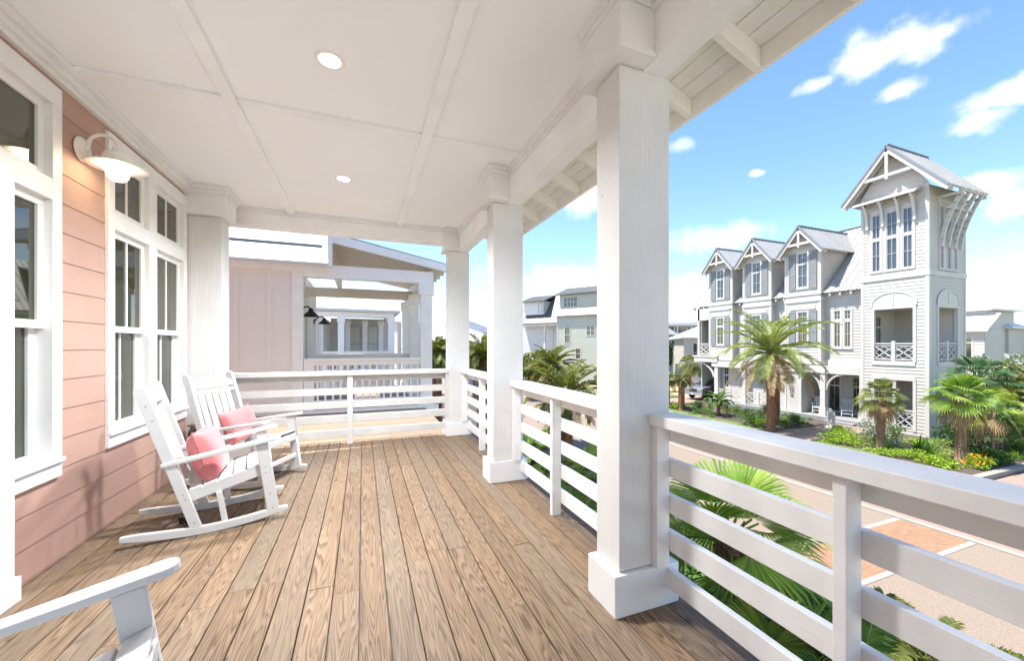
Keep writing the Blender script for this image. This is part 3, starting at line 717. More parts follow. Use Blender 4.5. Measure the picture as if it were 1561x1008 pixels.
m = MB(); m.box(-.70, 9.26, 3.18, -.62, 9.40, 3.95); m.build('roof_end_trim', 'nb_trim', nb); m = MB(); m.box(-.72, 9.41, 3.24, -.64, 14.1, zr(-.64) - .061); m.build('roof_gusset', 'nb_tan', nb)
m = MB(); m.hexa([(-.66, 9.3, zr(-.66) - .215), (2.02, 9.3, zr(2.02) - .19), (2.02, 9.36, zr(2.02) - .19), (-.66, 9.36, zr(-.66) - .215), (-.66, 9.3, zr(-.66) - .025), (2.02, 9.3, zr(2.02) - .02), (2.02, 9.36, zr(2.02) - .02), (-.66, 9.36, zr(-.66) - .025)]); m.build('rake_board', 'nb_trim', nb)
for k in range(9):
    yy = 9.5 + k * .52; m = MB(); m.hexa([(1.6, yy, zr(1.6) - .2), (1.97, yy, zr(1.97) - .15), (1.97, yy + .06, zr(1.97) - .15), (1.6, yy + .06, zr(1.6) - .2), (1.6, yy, zr(1.6) - .062), (1.97, yy, zr(1.97) - .062), (1.97, yy + .06, zr(1.97) - .062), (1.6, yy + .06, zr(1.6) - .062)]); m.build('rafter_tail', 'nb_tan', nb)
m = MB(); m.box(-1.205, 9.455, 2.95, 1.60, 9.66, 3.235); m.build('porch_beam', 'nb_trim', nb, .004)
m = MB(); m.box(-1.42, 11.75, 2.80, 1.40, 11.95, 3.05); m.build('porch_beam', 'nb_tan', nb, .004)
m = MB(); m.box(1.36, 9.66, 2.95, 1.56, 14.1, 3.22); m.build('porch_beam', 'nb_trim', nb, .004)
def nb_col(x0, x1, y0, y1, par=nb, zt=2.95, z0=.0, mat='nb_trim'):
    m = MB(); m.box(x0, y0, z0, x1, y1, zt); o = m.build('porch_column', mat, par, .005)
    m = MB(); m.box(x0 - .04, y0 - .04, z0, x1 + .04, y1 + .04, z0 + .2); m.build('column_base', mat, o, .004)
    m = MB(); m.box(x0 - .04, y0 - .04, zt - .28, x1 + .04, y1 + .04, zt - .002); m.build('column_capital', mat, o, .004)
nb_col(1.30, 1.575, 9.46, 9.70); nb_col(1.28, 1.55, 11.6, 11.9); nb_col(1.28, 1.55, 13.9, 14.15)
m = MB(); m.box(-1.42, 9.45, -.2, 1.7, 14.2, -.01); m.build('porch_floor', 'deck_wood_x', nb)
m = MB(); m.box(-1.42, 9.415, -.26, 1.72, 9.448, .03); m.build('lightening_fascia', 'nb_trim', nb)  # pale board added to lighten the shaded band below the rail
m = MB(); m.box(-1.42, 9.46, G, 1.6, 9.5, -.2); m.build('porch_skirt', 'nb_tan', nb)
# flat boarded deck between the two houses
m = MB(); yy = 6.46
rng = random.Random(9)
while yy < 9.4:
    xx = -8.
    while xx < 1.40:
        xe = min(1.40, xx + rng.uniform(2.2, 3.6)); m.box(xx, yy, -.075, xe - .003, yy + .137, -.04 + rng.uniform(-.001, .001)); xx = xe
    yy += .143
m.build('link_deck', 'deck_wood_x', None, kind='structure')
m = MB(); m.box(-8, 6.45, G, 1.38, 9.44, -.08); m.build('link_deck_base', 'nb_tan', None, kind='structure')
m = MB()
def nb_rail(label, y, x0, x1, zb, zt, step, loc):
    r = thing('baluster_railing', label, 'railing', loc, 0, 'white baluster railings next door')
    m = MB(); m.box(x0, y - .07, zt - .06, x1, y + .07, zt); m.box(x0, y - .02, zt - .16, x1, y + .02, zt - .06); m.build('top_rail', 'nb_trim', r, .003)
    m = MB(); m.box(x0, y - .025, zb, x1, y + .025, zb + .11); m.build('bottom_rail', 'nb_trim', r, .003)
    x = x0 + step * .6
    while x < x1 - .05:
        m = MB(); m.box(x, y - .02, zb + .111, x + .042, y + .02, zt - .161); m.build('baluster', 'nb_trim', r); x += step
    m = MB(); m.box(x0, y - .06, zb - .1, x0 + .2, y + .06, zt - .02); m.build('end_post', 'nb_trim', r)
    return r
nb_rail('near white baluster railing of the house next door, between its corner and front porch column', 9.56, -1.2, 1.30, .12, 1.16, .155, (0, 9.56, .02))
nb_rail('far white baluster railing at the back end of the next door porch', 11.85, -1.40, 1.28, .15, 1.22, .16, (0, 11.85, .02))
def barn_lamp(label, y, sc=1.):
    t_ = thing('barn_lamp', label, 'wall lamp', (-1.42, y, 2.2), 0, 'black barn lamps next door')
    m = MB(); m.lathe([(0, .03), (.05, .03), (.075, .01), (.075, 0), (0, 0)], (-1.41, y, 2.2), 16, 'x'); m.tube([(-1.40, y, 2.2), (-1.3, y, 2.32), (-1.18, y, 2.36), (-1.12, y, 2.28)], .018, 8); m.build('arm', 'black_metal', t_, smooth=True)
    m = MB(); m.lathe([(.03, .08), (.05, .05), (.06, 0), (.17, -.10), (.175, -.12), (.16, -.11), (.04, -.03)], (-1.12, y, 2.24), 18); m.build('shade', 'black_metal', t_, smooth=True)
barn_lamp('nearer black barn lamp on the grey porch wall next door', 10.05); barn_lamp('farther, smaller black barn lamp on the grey porch wall next door', 13.4)
# third porch beyond
h3 = thing('porch_house', 'pale grey house beyond the next door porch, low white roof on square columns', 'house', (-2, 22, G))
m = MB(); m.hexa([(-7, 21.7, 3.30), (1.9, 21.7, 3.22), (1.9, 27, 3.22), (-7, 27, 3.30), (-7, 21.7, 3.42), (1.9, 21.7, 3.34), (1.9, 27, 4.2), (-7, 27, 5.6)]); m.build('roof', 'roof_white', h3)
m = MB(); m.box(-7, 22, 2.95, 1.6, 22.2, 3.22); m.box(1.3, 22.2, 2.95, 1.6, 27, 3.22); m.build('porch_beam', 'nb_trim', h3)
m = MB(); m.box(-7, 22.1, G, -1.9, 27, 2.95); m.box(-1.9, 27, G, 1.6, 27.4, 3.2); m.build('wall', 'nb_grey', h3)
f3 = Frame((0, 22.1, 0), (1, 0, 0), (0, -1, 0)); window(h3, f3, -2.75, -2.2, .4, 2.7, [(1.55, .1)], 0, 0, .09, 'pane_green')
f3b = Frame((0, 27, 0), (1, 0, 0), (0, -1, 0)); window(h3, f3b, -.9, -.1, .4, 2.7, [(1.55, .1)], 1, 0, .09, 'pane_green'); window(h3, f3b, .35, .95, .4, 2.7, [(1.55, .1)], 1, 0, .09, 'pane_green')
for x in (-.95, .0, .9): nb_col(x, x + .26, 24.6, 24.85, h3)
nb_col(1.3, 1.62, 22., 22.3, h3); nb_col(-1.2, -.9, 22., 22.3, h3)
m = MB(); m.box(-1.9, 21.95, -.4, 1.7, 27, -.02); m.build('porch_floor', 'nb_tan', h3)
m = MB(); m.box(-1.9, 22.05, G, 1.6, 27, -.4); m.build('porch_base', 'nb_grey', h3)
nb_rail('distant white baluster railing on the pale grey third porch', 22.1, -1.9, 1.3, .1, 1.15, .17, (0, 22.1, 0))

# ================================================================ the white tower house across the street
WH = thing('tower_house', 'large white three-storey house with tower, gabled dormers and silver metal roofs', 'house', (28.56, 11.41, G))
TX0, TX1, TY0, TY1 = 28.56, 32.4, 11.41, 14.45
ft = Frame((TX0, 0, 0), (0, 1, 0), (-1, 0, 0)); fsd = Frame((0, TY0, 0), (1, 0, 0), (0, -1, 0))
EA = 12.93; SLP = 1.24; RZ = 12.9
tow = [(12.05, 13.79, .55, 3.57), (12.05, 13.79, -3.25, -.5), (11.98, 13.98, 5.75, 9.3)]
m = siding(MB(), ft, G, 10.35, TY0, TY1, tow, .19, .02)
siding(m, ft, 10.35, RZ - .1, lambda z: TY0 + (z - 10.35) / SLP * .745, lambda z: TY1 - (z - 10.35) / SLP * .745, (), .19, .02)
sidh = [(29.49, 31.5, .55, 3.54), (29.49, 31.5, -3.25, -.55), (29.5, 31.5, 5.6, 9.25)]
siding(m, fsd, G, 10.2, TX0, TX1, sidh, .19, .02)
m.box(TX1 - .05, TY0 + .02, G, TX1, TY1, 10.3); m.box(TX0 + .05, TY1 - .05, 4., TX1, TY1, 10.3)
m.build('tower_wall', 'house_white', WH)
m = MB()
for z in (5.42,): 
    ft.box(m, TY0 - .06, TY1, z - .13, z + .13, 0, .06); fsd.box(m, TX0 - .055, TX1 + .05, z - .13, z + .13, 0, .058)
for z in (.42, -.42):
    ft.box(m, 11.95, 13.9, z - .12, z + .12, 0, .05); fsd.box(m, 29.4, 31.6, z - .12, z + .12, 0, .048)
for a, b in ((TY0 - .03, TY0 + .14), (TY1 - .14, TY1)): ft.box(m, a, b, G, 5.28, 0, .035); ft.box(m, a, b, 5.56, 10.3, 0, .035)
for a, b in ((TX0 - .025, TX0 + .14), (TX1 - .14, TX1 + .03)): fsd.box(m, a, b, G, 5.28, 0, .033); fsd.box(m, a, b, 5.56, 10.0, 0, .033)
for fr_, u0, u1 in ((ft, 12.05, 13.79), (fsd, 29.49, 31.5)):
    for a, b in ((u0 - .14, u0), (u1, u1 + .14)): fr_.box(m, a, b, .54, 3.57, -.12, .045); fr_.box(m, a, b, -3.35, -.54, -.12, .045)
    fr_.box(m, u0 - .14, u1 + .14, 3.57, 3.72, -.12, .047); fr_.box(m, u0 - .14, u1 + .14, -.53, -.40, -.12, .047)
    # arched panel over the balcony opening
    c = (u0 + u1) / 2; hw = (u1 - u0) / 2 + .1; poly = []
    for k in range(13): a = math.pi * k / 12; poly.append(fr_.p(c + hw * math.cos(a), 3.72 + .78 * math.sin(a) ** .8, .04))
    m.prism(poly, Vector(fr_.n) * -.03)
    for k in range(12):
        a, b = math.pi * k / 12, math.pi * (k + 1) / 12
        p = [fr_.p(c + (hw + d) * math.cos(q), 3.72 + (.78 + d) * math.sin(q) ** .8, .041) for q, d in ((a, 0), (b, 0), (b, .1), (a, .1))]
        m.prism(p, Vector(fr_.n) * .025)
    fr_.box(m, c - .04, c + .04, 3.74, 4.46, .041, .062)
m.build('tower_trim', 'house_trim', WH)
# balcony interiors: floors, back walls, doors
for z0, z1, nm, mt in ((.42, .53, 'balcony_floor', 'grey_plank'), (-3.4, -3.28, 'balcony_floor', 'grey_plank'), (3.62, 3.7, 'balcony_ceiling', 'house_trim'), (-.42, -.3, 'balcony_ceiling', 'house_trim')):
    m = MB(); m.box(TX0 + .03, TY0 + .03, z0, TX1 - .1, TY1 - .03, z1); m.build(nm, mt, WH)
fb = Frame((31.6, 0, 0), (0, 1, 0), (-1, 0, 0)); fc = Frame((0, 14.2, 0), (1, 0, 0), (0, -1, 0))
for z0, z1 in ((.53, 3.62), (-3.28, -.42)):
    m = siding(MB(), fb, z0, z1, TY0 + .05, 14.2, [(12.35, 12.85, z0 + .15, z0 + 2.7)], .19, .02); siding(m, fc, z0, z1, TX0 + .05, 31.6, [(29.5, 30.1, z0 + .15, z0 + 2.7)], .19, .02); m.build('balcony_wall', 'porch_beige', WH)
    window(WH, fb, 12.35, 12.85, z0 + .15, z0 + 2.7, [(z0 + 2.05, .1)], 1, (0, 0), .09, 'pane_green', name='balcony_door')
    window(WH, fc, 29.5, 30.1, z0 + .15, z0 + 2.7, [(z0 + 2.05, .1)], 1, (0, 0), .09, 'pane_green', name='balcony_door')
def xrail(name, fr_, u0, u1, z0, z1, panels, n=-.06):
    r = MB(); fr_.box(r, u0, u1, z1 - .07, z1, n - .04, n + .04); fr_.box(r, u0, u1, z1 - .2, z1 - .15, n - .025, n + .025); fr_.box(r, u0, u1, z0, z0 + .07, n - .03, n + .03)
    wd = (u1 - u0) / panels
    for k in range(panels):
        a, b = u0 + wd * k, u0 + wd * (k + 1); za, zb = z0 + .07, z1 - .2
        for p, q in (((a, za), (b, zb)), ((a, zb), (b, za))): r.bar(fr_.p(p[0], p[1], n), fr_.p(q[0], q[1], n), .05, .05, fr_.n)
        c = (a + b) / 2
        for p, q in (((a, (za + zb) / 2), (c, zb)), ((c, zb), (b, (za + zb) / 2)), ((b, (za + zb) / 2), (c, za)), ((c, za), (a, (za + zb) / 2))): r.bar(fr_.p(p[0], p[1], n + .002), fr_.p(q[0], q[1], n + .002), .028, .028, fr_.n)
    o = r.build('balcony_rail', 'house_trim', WH)
    for k in range(1, panels):
        p = MB(); u = u0 + wd * k; fr_.box(p, u - .08, u + .08, z0 - .05, z1 + .12, n - .07, n + .07); p.build('rail_post', 'house_trim', o)
xrail('r', ft, 12.05, 13.79, .62, 1.6, 2); xrail('r', fsd, 29.49, 31.5, .62, 1.6, 2); xrail('r', ft, 12.05, 12.8, -3.2, -2.2, 1); xrail('r', ft, 12.95, 13.79, -3.2, -2.2, 1); xrail('r', fsd, 29.49, 31.5, -3.2, -2.2, 2)
m = MB(); ft.box(m, 12.8, 12.95, -3.3, -.5, -.14, .02); m.build('porch_post', 'house_trim', WH)
# tower windows (three tall stacks on each face)
for fr_, xs_, z0, z1 in ((ft, ((12.06, 12.48), (12.72, 13.22), (13.50, 13.90)), 5.85, 9.2), (fsd, ((29.62, 29.98), (30.36, 30.78), (31.1, 31.42)), 5.72, 9.15)):
    for a, b in xs_: window(WH, fr_, a, b, z0, z1, [((z0 + z1) / 2 + .22, .2)], 1, (1, 1), .10, 'pane_far', sill=False, proud=.05)
    m = MB(); lo_, hi_ = xs_[0][0] - .1, xs_[-1][1] + .1; prev = None
    for a, b in xs_:
        if prev is not None: fr_.box(m, prev, a - .1, z0 - .1, z1 + .1, -.05, .03)
        prev = b + .1
    fr_.box(m, lo_, hi_, z1 + .1, z1 + .3, -.05, .052); m.build('window_surround', 'house_trim', WH)
# tower roof
for sg, run in ((1, 2.2), (-1, 2.52)):
    m = MB(); ye = EA + sg * run; roof(m, (27.9, ye, RZ - SLP * run), (32.1, ye, RZ - SLP * run), (0, -sg * run, SLP * run), .10, .4, .04); m.build('tower_roof', 'roof_metal', WH)
m = MB(); m.bar((27.86, EA, RZ + .02), (32.13, EA, RZ + .02), .22, .07); m.build('ridge_cap', 'roof_dark', WH)
def gable_trim(x, yc, zr_, sl_, l, r, par, collar, depth=.12, dark=True):
    m = MB()
    for sg, run in ((1, l), (-1, r)):
        m.bar((x, yc, zr_ - .17), (x, yc + sg * run, zr_ - sl_ * run - .17), depth, .22, (0, -sg * sl_, -1))
        m.bar((x + .35, yc, zr_ - .2), (x + .35, yc + sg * run, zr_ - sl_ * run - .2), .1, .14, (0, -sg * sl_, -1))
    hw = collar; zc = zr_ - sl_ * hw - .26
    m.bar((x + .02, yc - hw, zc), (x + .02, yc + hw, zc), .1, .16); m.box(x - .05, yc - .07, zc - .22, x + .07, yc + .07, zr_ - .3)
    m.build('gable_truss', 'house_trim', par)
    m = MB()
    for sg, run in ((1, l), (-1, r)): m.bar((x - .07, yc, zr_ + .015), (x - .07, yc + sg * (run + .03), zr_ - sl_ * (run + .03) + .015), .06, .10, (0, -sg * sl_, -1))
    m.build('drip_edge', 'roof_dark', par)
gable_trim(27.93, EA, RZ - .05, SLP, 2.2, 2.52, WH, 1.12)
m = MB(); m.hexa([(27.95, 11.7, 9.86), (28.56, 11.7, 10.06), (28.56, 14.62, 10.06), (27.95, 14.62, 9.86), (27.95, 11.7, 9.98), (28.56, 11.7, 10.2), (28.56, 14.62, 10.2), (27.95, 14.62, 9.98)]); m.build('awning', 'house_trim', WH)
def curved_brace(p0, p1, ctrl, wd, ht, side):
    m = MB(); P = []
    for k in range(9):
        t = k / 8; P.append(Vector(p0) * (1 - t) ** 2 + 2 * t * (1 - t) * Vector(ctrl) + t * t * Vector(p1))
    for a, b in zip(P, P[1:]):
        e = (b - a).normalized() * .012; m.bar(a - e, b + e, wd, ht, side)
    return m
for y in (11.95, 12.62, 13.36, 14.1):
    m = curved_brace((28.50, y, 8.45), (28.05, y, 9.86), (28.42, y, 9.6), .12, .16, (1, 0, 0)); m.box(28.02, y - .06, 9.72, 28.5, y + .06, 9.85); m.build('awning_bracket', 'house_trim', WH)
for x in (29.62, 30.3, 31., 31.65):
    m = curved_brace((x, TY0 - .06, 6.9), (x, TY0 - .95, 9.78), (x, TY0 - .22, 8.5), .12, .17, (0, 1, 0)); m.build('eave_brace', 'house_trim', WH)
m = MB(); m.box(29.35, TY0 - .96, 9.66, 31.95, TY0 - .84, 9.8); m.box(29.35, TY0 - .52, 8.86, 31.95, TY0 - .40, 8.99)
m.box(29.35, TY0 - .1, 9.3, 31.8, TY0 - .02, 9.5)
for x in (29.4, 31.85): m.box(x - .06, TY0 - 1.0, 9.5, x + .06, TY0, 9.63)
m.build('eave_trellis', 'house_trim', WH)
# main body
MX = 29.4; MYA, MYB = 14.45, 27.4
fm = Frame((MX, 0, 0), (0, 1, 0), (-1, 0, 0)); fbay = Frame((28.9, 0, 0), (0, 1, 0), (-1, 0, 0))
bays = [(16.9, 19.25, 18.05), (20.3, 22.62, 21.46), (23.6, 25.92, 24.76)]
m = siding(MB(), fm, .3, 5.15, MYA, 27.3, [(15.32, 16.46, 1.3, 3.85)] + [(a + .05, b - .05, .3, 5.15) for a, b, c in bays] + [(26.2, 27.25, .6, 3.8)], .19, .02)
m.box(MX + .02, 27.2, G, 36, 27.3, 5.1); m.box(35.9, 14.5, G, 36, 27.3, 8.); m.box(TX1, 14.5, G, 36, 14.6, 9.)
m.build('main_wall', 'house_white', WH)
m = MB(); fm.box(m, MYA, 27.4, 4.75, 5.0, .0, .05); fm.box(m, MYA, 16.85, .05, .5, 0, .12); fm.box(m, MYA, 16.85, -.42, .05, -.1, .5)
m.box(28.8, 16.6, -.4, 29.05, 25.6, .10); m.box(28.75, 25.0, -.02, 31.5, 27.5, .42); m.box(28.7, 24.9, .42, 31.5, 27.6, .55)
m.build('band_trim', 'house_trim', WH)
window(WH, fm, 15.42, 15.78, 1.36, 3.75, [(3.1, .22)], 1, (1, 1), .10, 'pane_green'); window(WH, fm, 16.0, 16.38, 1.36, 3.75, [(3.1, .22)], 1, (1, 1), .10, 'pane_green')
roofm = MB(); roof(roofm, (29.0, MYA, 5.02), (29.0, 27.9, 5.02), (5.3, 0, 5.2), .1, .45, .05); roof(roofm, (39.6, 14.5, 5.02), (39.6, 27.9, 5.02), (-5.3, 0, 5.2), .1, .6, .05); roofm.build('main_roof', 'roof_metal', WH)
m = MB(); m.bar((34.3, 14.5, 10.25), (34.3, 27.9, 10.25), .25, .08); m.build('ridge_cap', 'roof_dark', WH)
yy = 14.6
while yy < 27.9:
    if not any(a - .1 < yy < b for a, b, c in bays): m = MB(); m.box(29.02, yy, 4.76, 29.4, yy + .09, 4.92); m.build('rafter_tail', 'house_trim', WH)
    yy += .6
def shutter(par, fr_, u0, u1, z0, z1):
    m = MB(); f_ = fr_.box; f_(m, u0, u1, z0, z1, .022, .05)
    for a in ((u0, u0 + .05, z0, z1), (u1 - .05, u1, z0, z1), (u0 + .05, u1 - .05, z0, z0 + .08), (u0 + .05, u1 - .05, z1 - .08, z1), (u0 + .05, u1 - .05, z0 + (z1 - z0) * .4, z0 + (z1 - z0) * .4 + .07)): f_(m, *a, .05, .072)
    z = z0 + .12
    while z < z1 - .12:
        m.hexa([fr_.p(u0 + .05, z, .05), fr_.p(u1 - .05, z, .05), fr_.p(u1 - .05, z + .01, .05), fr_.p(u0 + .05, z + .01, .05), fr_.p(u0 + .05, z, .068), fr_.p(u1 - .05, z, .068), fr_.p(u1 - .05, z + .045, .052), fr_.p(u0 + .05, z + .045, .052)]); z += .075
    m.build('shutter', 'shutter', par)
DR = 9.82; DS = 1.24
for bi, (a, b, c) in enumerate(bays):
    hw = 1.5; top = 8.0
    h_ = [(c - .33, c + .33, 5.55, 8.0), (c - .33, c + .33, 1.5, 3.85)]
    m = siding(MB(), fbay, .2, top, a, b, h_, .19, .02)
    siding(m, fbay, top, DR - .15, lambda z: c - (DR - z) / DS * .93, lambda z: c + (DR - z) / DS * .93, (), .19, .02)
    fsa = Frame((0, a, 0), (1, 0, 0), (0, -1, 0)); siding(m, fsa, .2, 4.9, 28.9, 29.4, (), .19, .02); siding(m, fsa, 5.0, top, 28.9, lambda z: 29.0 + (z - 4.9) * 1.02 + .35, (), .19, .02)
    m.quad((28.92, b, .2), (29.42, b, .2), (29.42, b, 8), (28.92, b, 8)); m.quad((28.9, b, 4.9), (28.9, b, 8), (32.4, b, 8), (29.4, b, 4.9)); m.box(28.93, a + .02, .12, 29.4, b - .02, .2)
    m.build('bay_wall', 'house_white', WH)
    m = MB()
    for z, h2 in ((.28, .22), (4.62, .24), (5.0, .08)): fbay.box(m, a - .05, b + .05, z - h2 / 2, z + h2 / 2, 0, .06); m.box(28.9, a - .06, z - h2 / 2, 29.4, a - .002, z + h2 / 2)
    for u0, u1 in ((a - .03, a + .11), (b - .11, b + .03)): fbay.box(m, u0, u1, .4, 4.5, 0, .034); fbay.box(m, u0, u1, 5.04, 8., 0, .034)
    m.box(28.9, a - .035, .4, 29.02, a - .002, 4.5); m.box(28.9, a - .035, 5.04, 29.02, a - .002, 8.)
    fbay.box(m, c - .85, c + .85, 3.98, 4.14, 0, .06)
    m.build('bay_trim', 'house_trim', WH)
    window(WH, fbay, c - .32, c + .32, 5.55, 7.95, [(7.2, .16)], 1, (1, 1), .09, 'pane_far'); window(WH, fbay, c - .32, c + .32, 1.55, 3.8, [(3.1, .16)], 1, (1, 1), .09, 'pane_green')
    for u in (c - .92, c + .46):
        shutter(WH, fbay, u, u + .46, 5.4, 8.0); shutter(WH, fbay, u, u + .46, 1.45, 3.85)
    for sg in (1, -1):
        m = MB(); roof(m, (28.42, c + sg * hw, DR - DS * hw), (34.0, c + sg * hw, DR - DS * hw), (0, -sg * hw, DS * hw), .09, .33, .035); m.build('dormer_roof', 'roof_metal', WH)
    m = MB(); m.bar((28.38, c, DR + .02), (33.9, c, DR + .02), .18, .06); m.build('ridge_cap', 'roof_dark', WH)
    gable_trim(28.45, c, DR - .04, DS, hw, hw, WH, .78, .1)
    for k in range(5):
        m = MB(); x = 29.0 + k * .5; m.box(x, c - hw + .02, DR - DS * hw - .14, x + .08, a, DR - DS * hw + .0); m.build('rafter_tail', 'house_trim', WH)
# upper side porch at the far end
m = MB(); m.box(29.0, 27.1, .55, 29.2, 27.3, 4.8); m.box(29.0, 26.1, 3.75, 29.25, 27.3, 4.8); m.build('side_porch_post', 'house_trim', WH)
xrail('r', fm, 26.2, 27.25, .65, 1.65, 1, .3)
m = MB(); m.box(31., 25.9, .55, 31.1, 27.3, 4.8); m.build('side_porch_wall', 'porch_beige', WH)
m = curved_brace((28.95, 25.45, -1.3), (28.95, 27.2, -.02), (28.95, 25.7, -.25), .12, .16, (1, 0, 0)); m.build('porch_bracket', 'house_trim', WH)
# ground floor: open porch, floor, posts, back wall, doors
m = MB(); m.box(28.35, 14.45, G - .1, 31.2, 25.5, -3.27); m.build('porch_floor', 'grey_plank', WH)
m = MB(); m.box(28.0, 14.6, G - .1, 28.35, 16.3, -3.4); m.build('porch_step', 'grey_plank', WH)
fk = Frame((31.0, 0, 0), (0, 1, 0), (-1, 0, 0))
m = siding(MB(), fk, -3.27, .3, 14.45, 19.5, [(a_, b_, -3.15, -.75) for a_, b_ in ((14.75, 15.15), (15.75, 16.15), (16.9, 17.6))], .19, .02); m.build('porch_back_wall', 'porch_beige', WH)
for y0, y1 in ((14.75, 15.15), (15.75, 16.15), (16.9, 17.6)):
    window(WH, fk, y0, y1, -3.15, -.75, [(-1.35, .12)], 1, (0, 2), .12, 'pane_dark', name='porch_door')
fl = Frame((0, 19.3, 0), (1, 0, 0), (0, -1, 0)); m = siding(MB(), fl, -3.27, .3, 28.9, 31.0, (), .19, .02); m.build('porch_end_wall', 'porch_beige', WH)
fg = Frame((28.9, 0, 0), (0, 1, 0), (-1, 0, 0))
m = siding(MB(), fg, -3.4, -.4, 18.15, 20.3, (), .19, .02); siding(m, Frame((0, 18.15, 0), (1, 0, 0), (0, -1, 0)), -3.4, -.4, 28.9, 31, (), .19, .02); siding(m, fm, -3.4, .2, 20.3, 25.3, [(24.3, 24.85, -2.2, -.4)], .19, .02); m.build('ground_wall', 'house_white', WH)
m = MB()
for a, b in ((18.12, 18.3), (20.15, 20.33), (19.15, 19.27)): fg.box(m, a, b, -3.4, -.4, .0, .05)
m.build('ground_pilaster', 'house_trim', WH)
window(WH, fm, 24.34, 24.81, -2.15, -.45, [(-1.1, .12)], 1, (1, 1), .09, 'pane_dark')
def post(y0, y1, x0=28.85, x1=29.15):
    m = MB(); m.box(x0, y0, -3.27, x1, y1, -.4); m.box(x0 - .05, y0 - .05, -3.27, x1 + .05, y1 + .05, -2.7); m.build('porch_post', 'house_trim', WH)
post(16.62, 16.92); post(14.47, 14.7); post(22.4, 22.7); post(25.0, 25.35, 28.85, 29.2)
for s_, y in ((1, 16.95), (-1, 16.6)): m = curved_brace((29.0, y, -1.5), (29.0, y + s_ * 1.0, -.42), (29.0, y + s_ * .1, -.55), .1, .15, (1, 0, 0)); m.build('porch_bracket', 'house_trim', WH)
xrail('r', fg, 20.4, 22.35, -3.2, -2.3, 2); xrail('r', fg, 22.75, 24.95, -3.2, -2.3, 2)
# two small white rockers on that porch
r_ = dup(ch1, (29.8, 17.55, -3.27), R(200), 'small distant white rocking chair on the ground porch left of the bracketed post'); r_['group'] = 'white rocking chairs across the street'
r_ = dup(ch1, (30.1, 16.0, -3.27), R(205), 'small distant white rocking chair on the ground porch right of the bracketed post'); r_['group'] = 'white rocking chairs across the street'
# rear bay seen past the tower
m = MB(); roof(m, (32.3, 12.2, 4.6), (33.6, 12.2, 4.6), (0, 1.5, 1.3), .1, .5); roof(m, (32.3, 12.3, 5.8), (33.3, 12.3, 5.8), (0, 1.0, 1.1), .1, .5); m.build('rear_roof', 'roof_dark', WH)
m = MB(); m.box(32.42, 12.45, G, 33.2, 14.4, 4.6); m.box(32.42, 12.55, 4.62, 33.0, 14.4, 5.8); m.build('rear_bay', 'house_white', WH)
# ================================================================ other houses
def box_house(name, label, o, rz_, w_, d_, zt, roof_h, wall, roofm_, wins=(), hip=False, over=.4, group=None, pitch=.3, rib=.6):
    """simple house in its own frame: front wall on local -y, width along x; roof ridge along x"""
    h_ = thing(name, label, 'house', o, rz_, group); H0 = o[2]
    f_ = Frame((0, 0, 0), (1, 0, 0), (0, -1, 0)); zt -= H0
    def ad(ob): return ob
    hs = [(a, b, c - H0, e - H0) for a, b, c, e in wins]
    m = siding(MB(), f_, 0, zt, -w_ / 2, w_ / 2, hs, pitch, .025)
    for sx_ in (-1, 1):
        fs_ = Frame((sx_ * w_ / 2, d_ / 2, 0), (0, 1, 0), (sx_, 0, 0))
        siding(m, fs_, 0, zt, -d_ / 2, d_ / 2, (), pitch, .025)
        if not hip: siding(m, fs_, zt, zt + roof_h - .1, lambda z: -d_ / 2 * (1 - (z - zt) / roof_h), lambda z: d_ / 2 * (1 - (z - zt) / roof_h), (), pitch, .025)
    m.box(-w_ / 2, d_ - .05, 0, w_ / 2, d_, zt); m.build('wall', wall, h_, world=False)
    m = MB(); k = roof_h / (d_ / 2)
    if hip:
        e = [(-w_ / 2 - over, -over, zt - over * k), (w_ / 2 + over, -over, zt - over * k), (w_ / 2 + over, d_ + over, zt - over * k), (-w_ / 2 - over, d_ + over, zt - over * k)]
        rl = max(.1, w_ / 2 - d_ / 2); r0, r1 = (-rl, d_ / 2, zt + roof_h), (rl, d_ / 2, zt + roof_h)
        m.add(e + [r0, r1] + [(x, y, z - .15) for x, y, z in e], [(0, 1, 5, 4), (1, 2, 5), (2, 3, 4, 5), (3, 0, 4), (0, 6, 7, 1), (1, 7, 8, 2), (2, 8, 9, 3), (3, 9, 6, 0), (6, 9, 8, 7)])
    else:
        for sg in (0, 1):
            y = -over if sg == 0 else d_ + over; vy = (d_ / 2 + over) * (1 if sg == 0 else -1)
            roof(m, (-w_ / 2 - over, y, zt - over * k), (w_ / 2 + over, y, zt - over * k), (0, vy, (d_ / 2 + over) * k), .12, rib, .05)
    m.build('roof', roofm_, h_, world=False)
    m = MB(); f_.box(m, -w_ / 2, w_ / 2, zt - .3, zt - .02, 0, .06)
    for u in (-w_ / 2, w_ / 2 - .14): f_.box(m, u, u + .14, 0, zt - .3, 0, .05)
    m.build('trim', 'house_trim', h_, world=False)
    for a, b, c, e in hs: far_window(h_, f_, a, b, c, e)
    return h_, f_, zt
def far_window(par, f_, a, b, c, e, gm='pane_green'):
    m = MB(); cs = .1
    for q in ((a - cs, b + cs, e, e + cs), (a - cs, b + cs, c - cs, c), (a - cs, a, c, e), (b, b + cs, c, e)): f_.box(m, *q, -.06, .06)
    n = max(1, round((b - a) / .55))
    for k in range(1, n): u = a + (b - a) * k / n; f_.box(m, u - .04, u + .04, c, e, -.02, .045)
    z = (c + e) / 2; f_.box(m, a, b, z - .03, z + .03, -.02, .035)
    o = m.build('window', 'house_trim', par, world=False); g = MB(); f_.box(g, a, b, c, e, -.06, -.03); g.build('pane', gm, o, world=False)
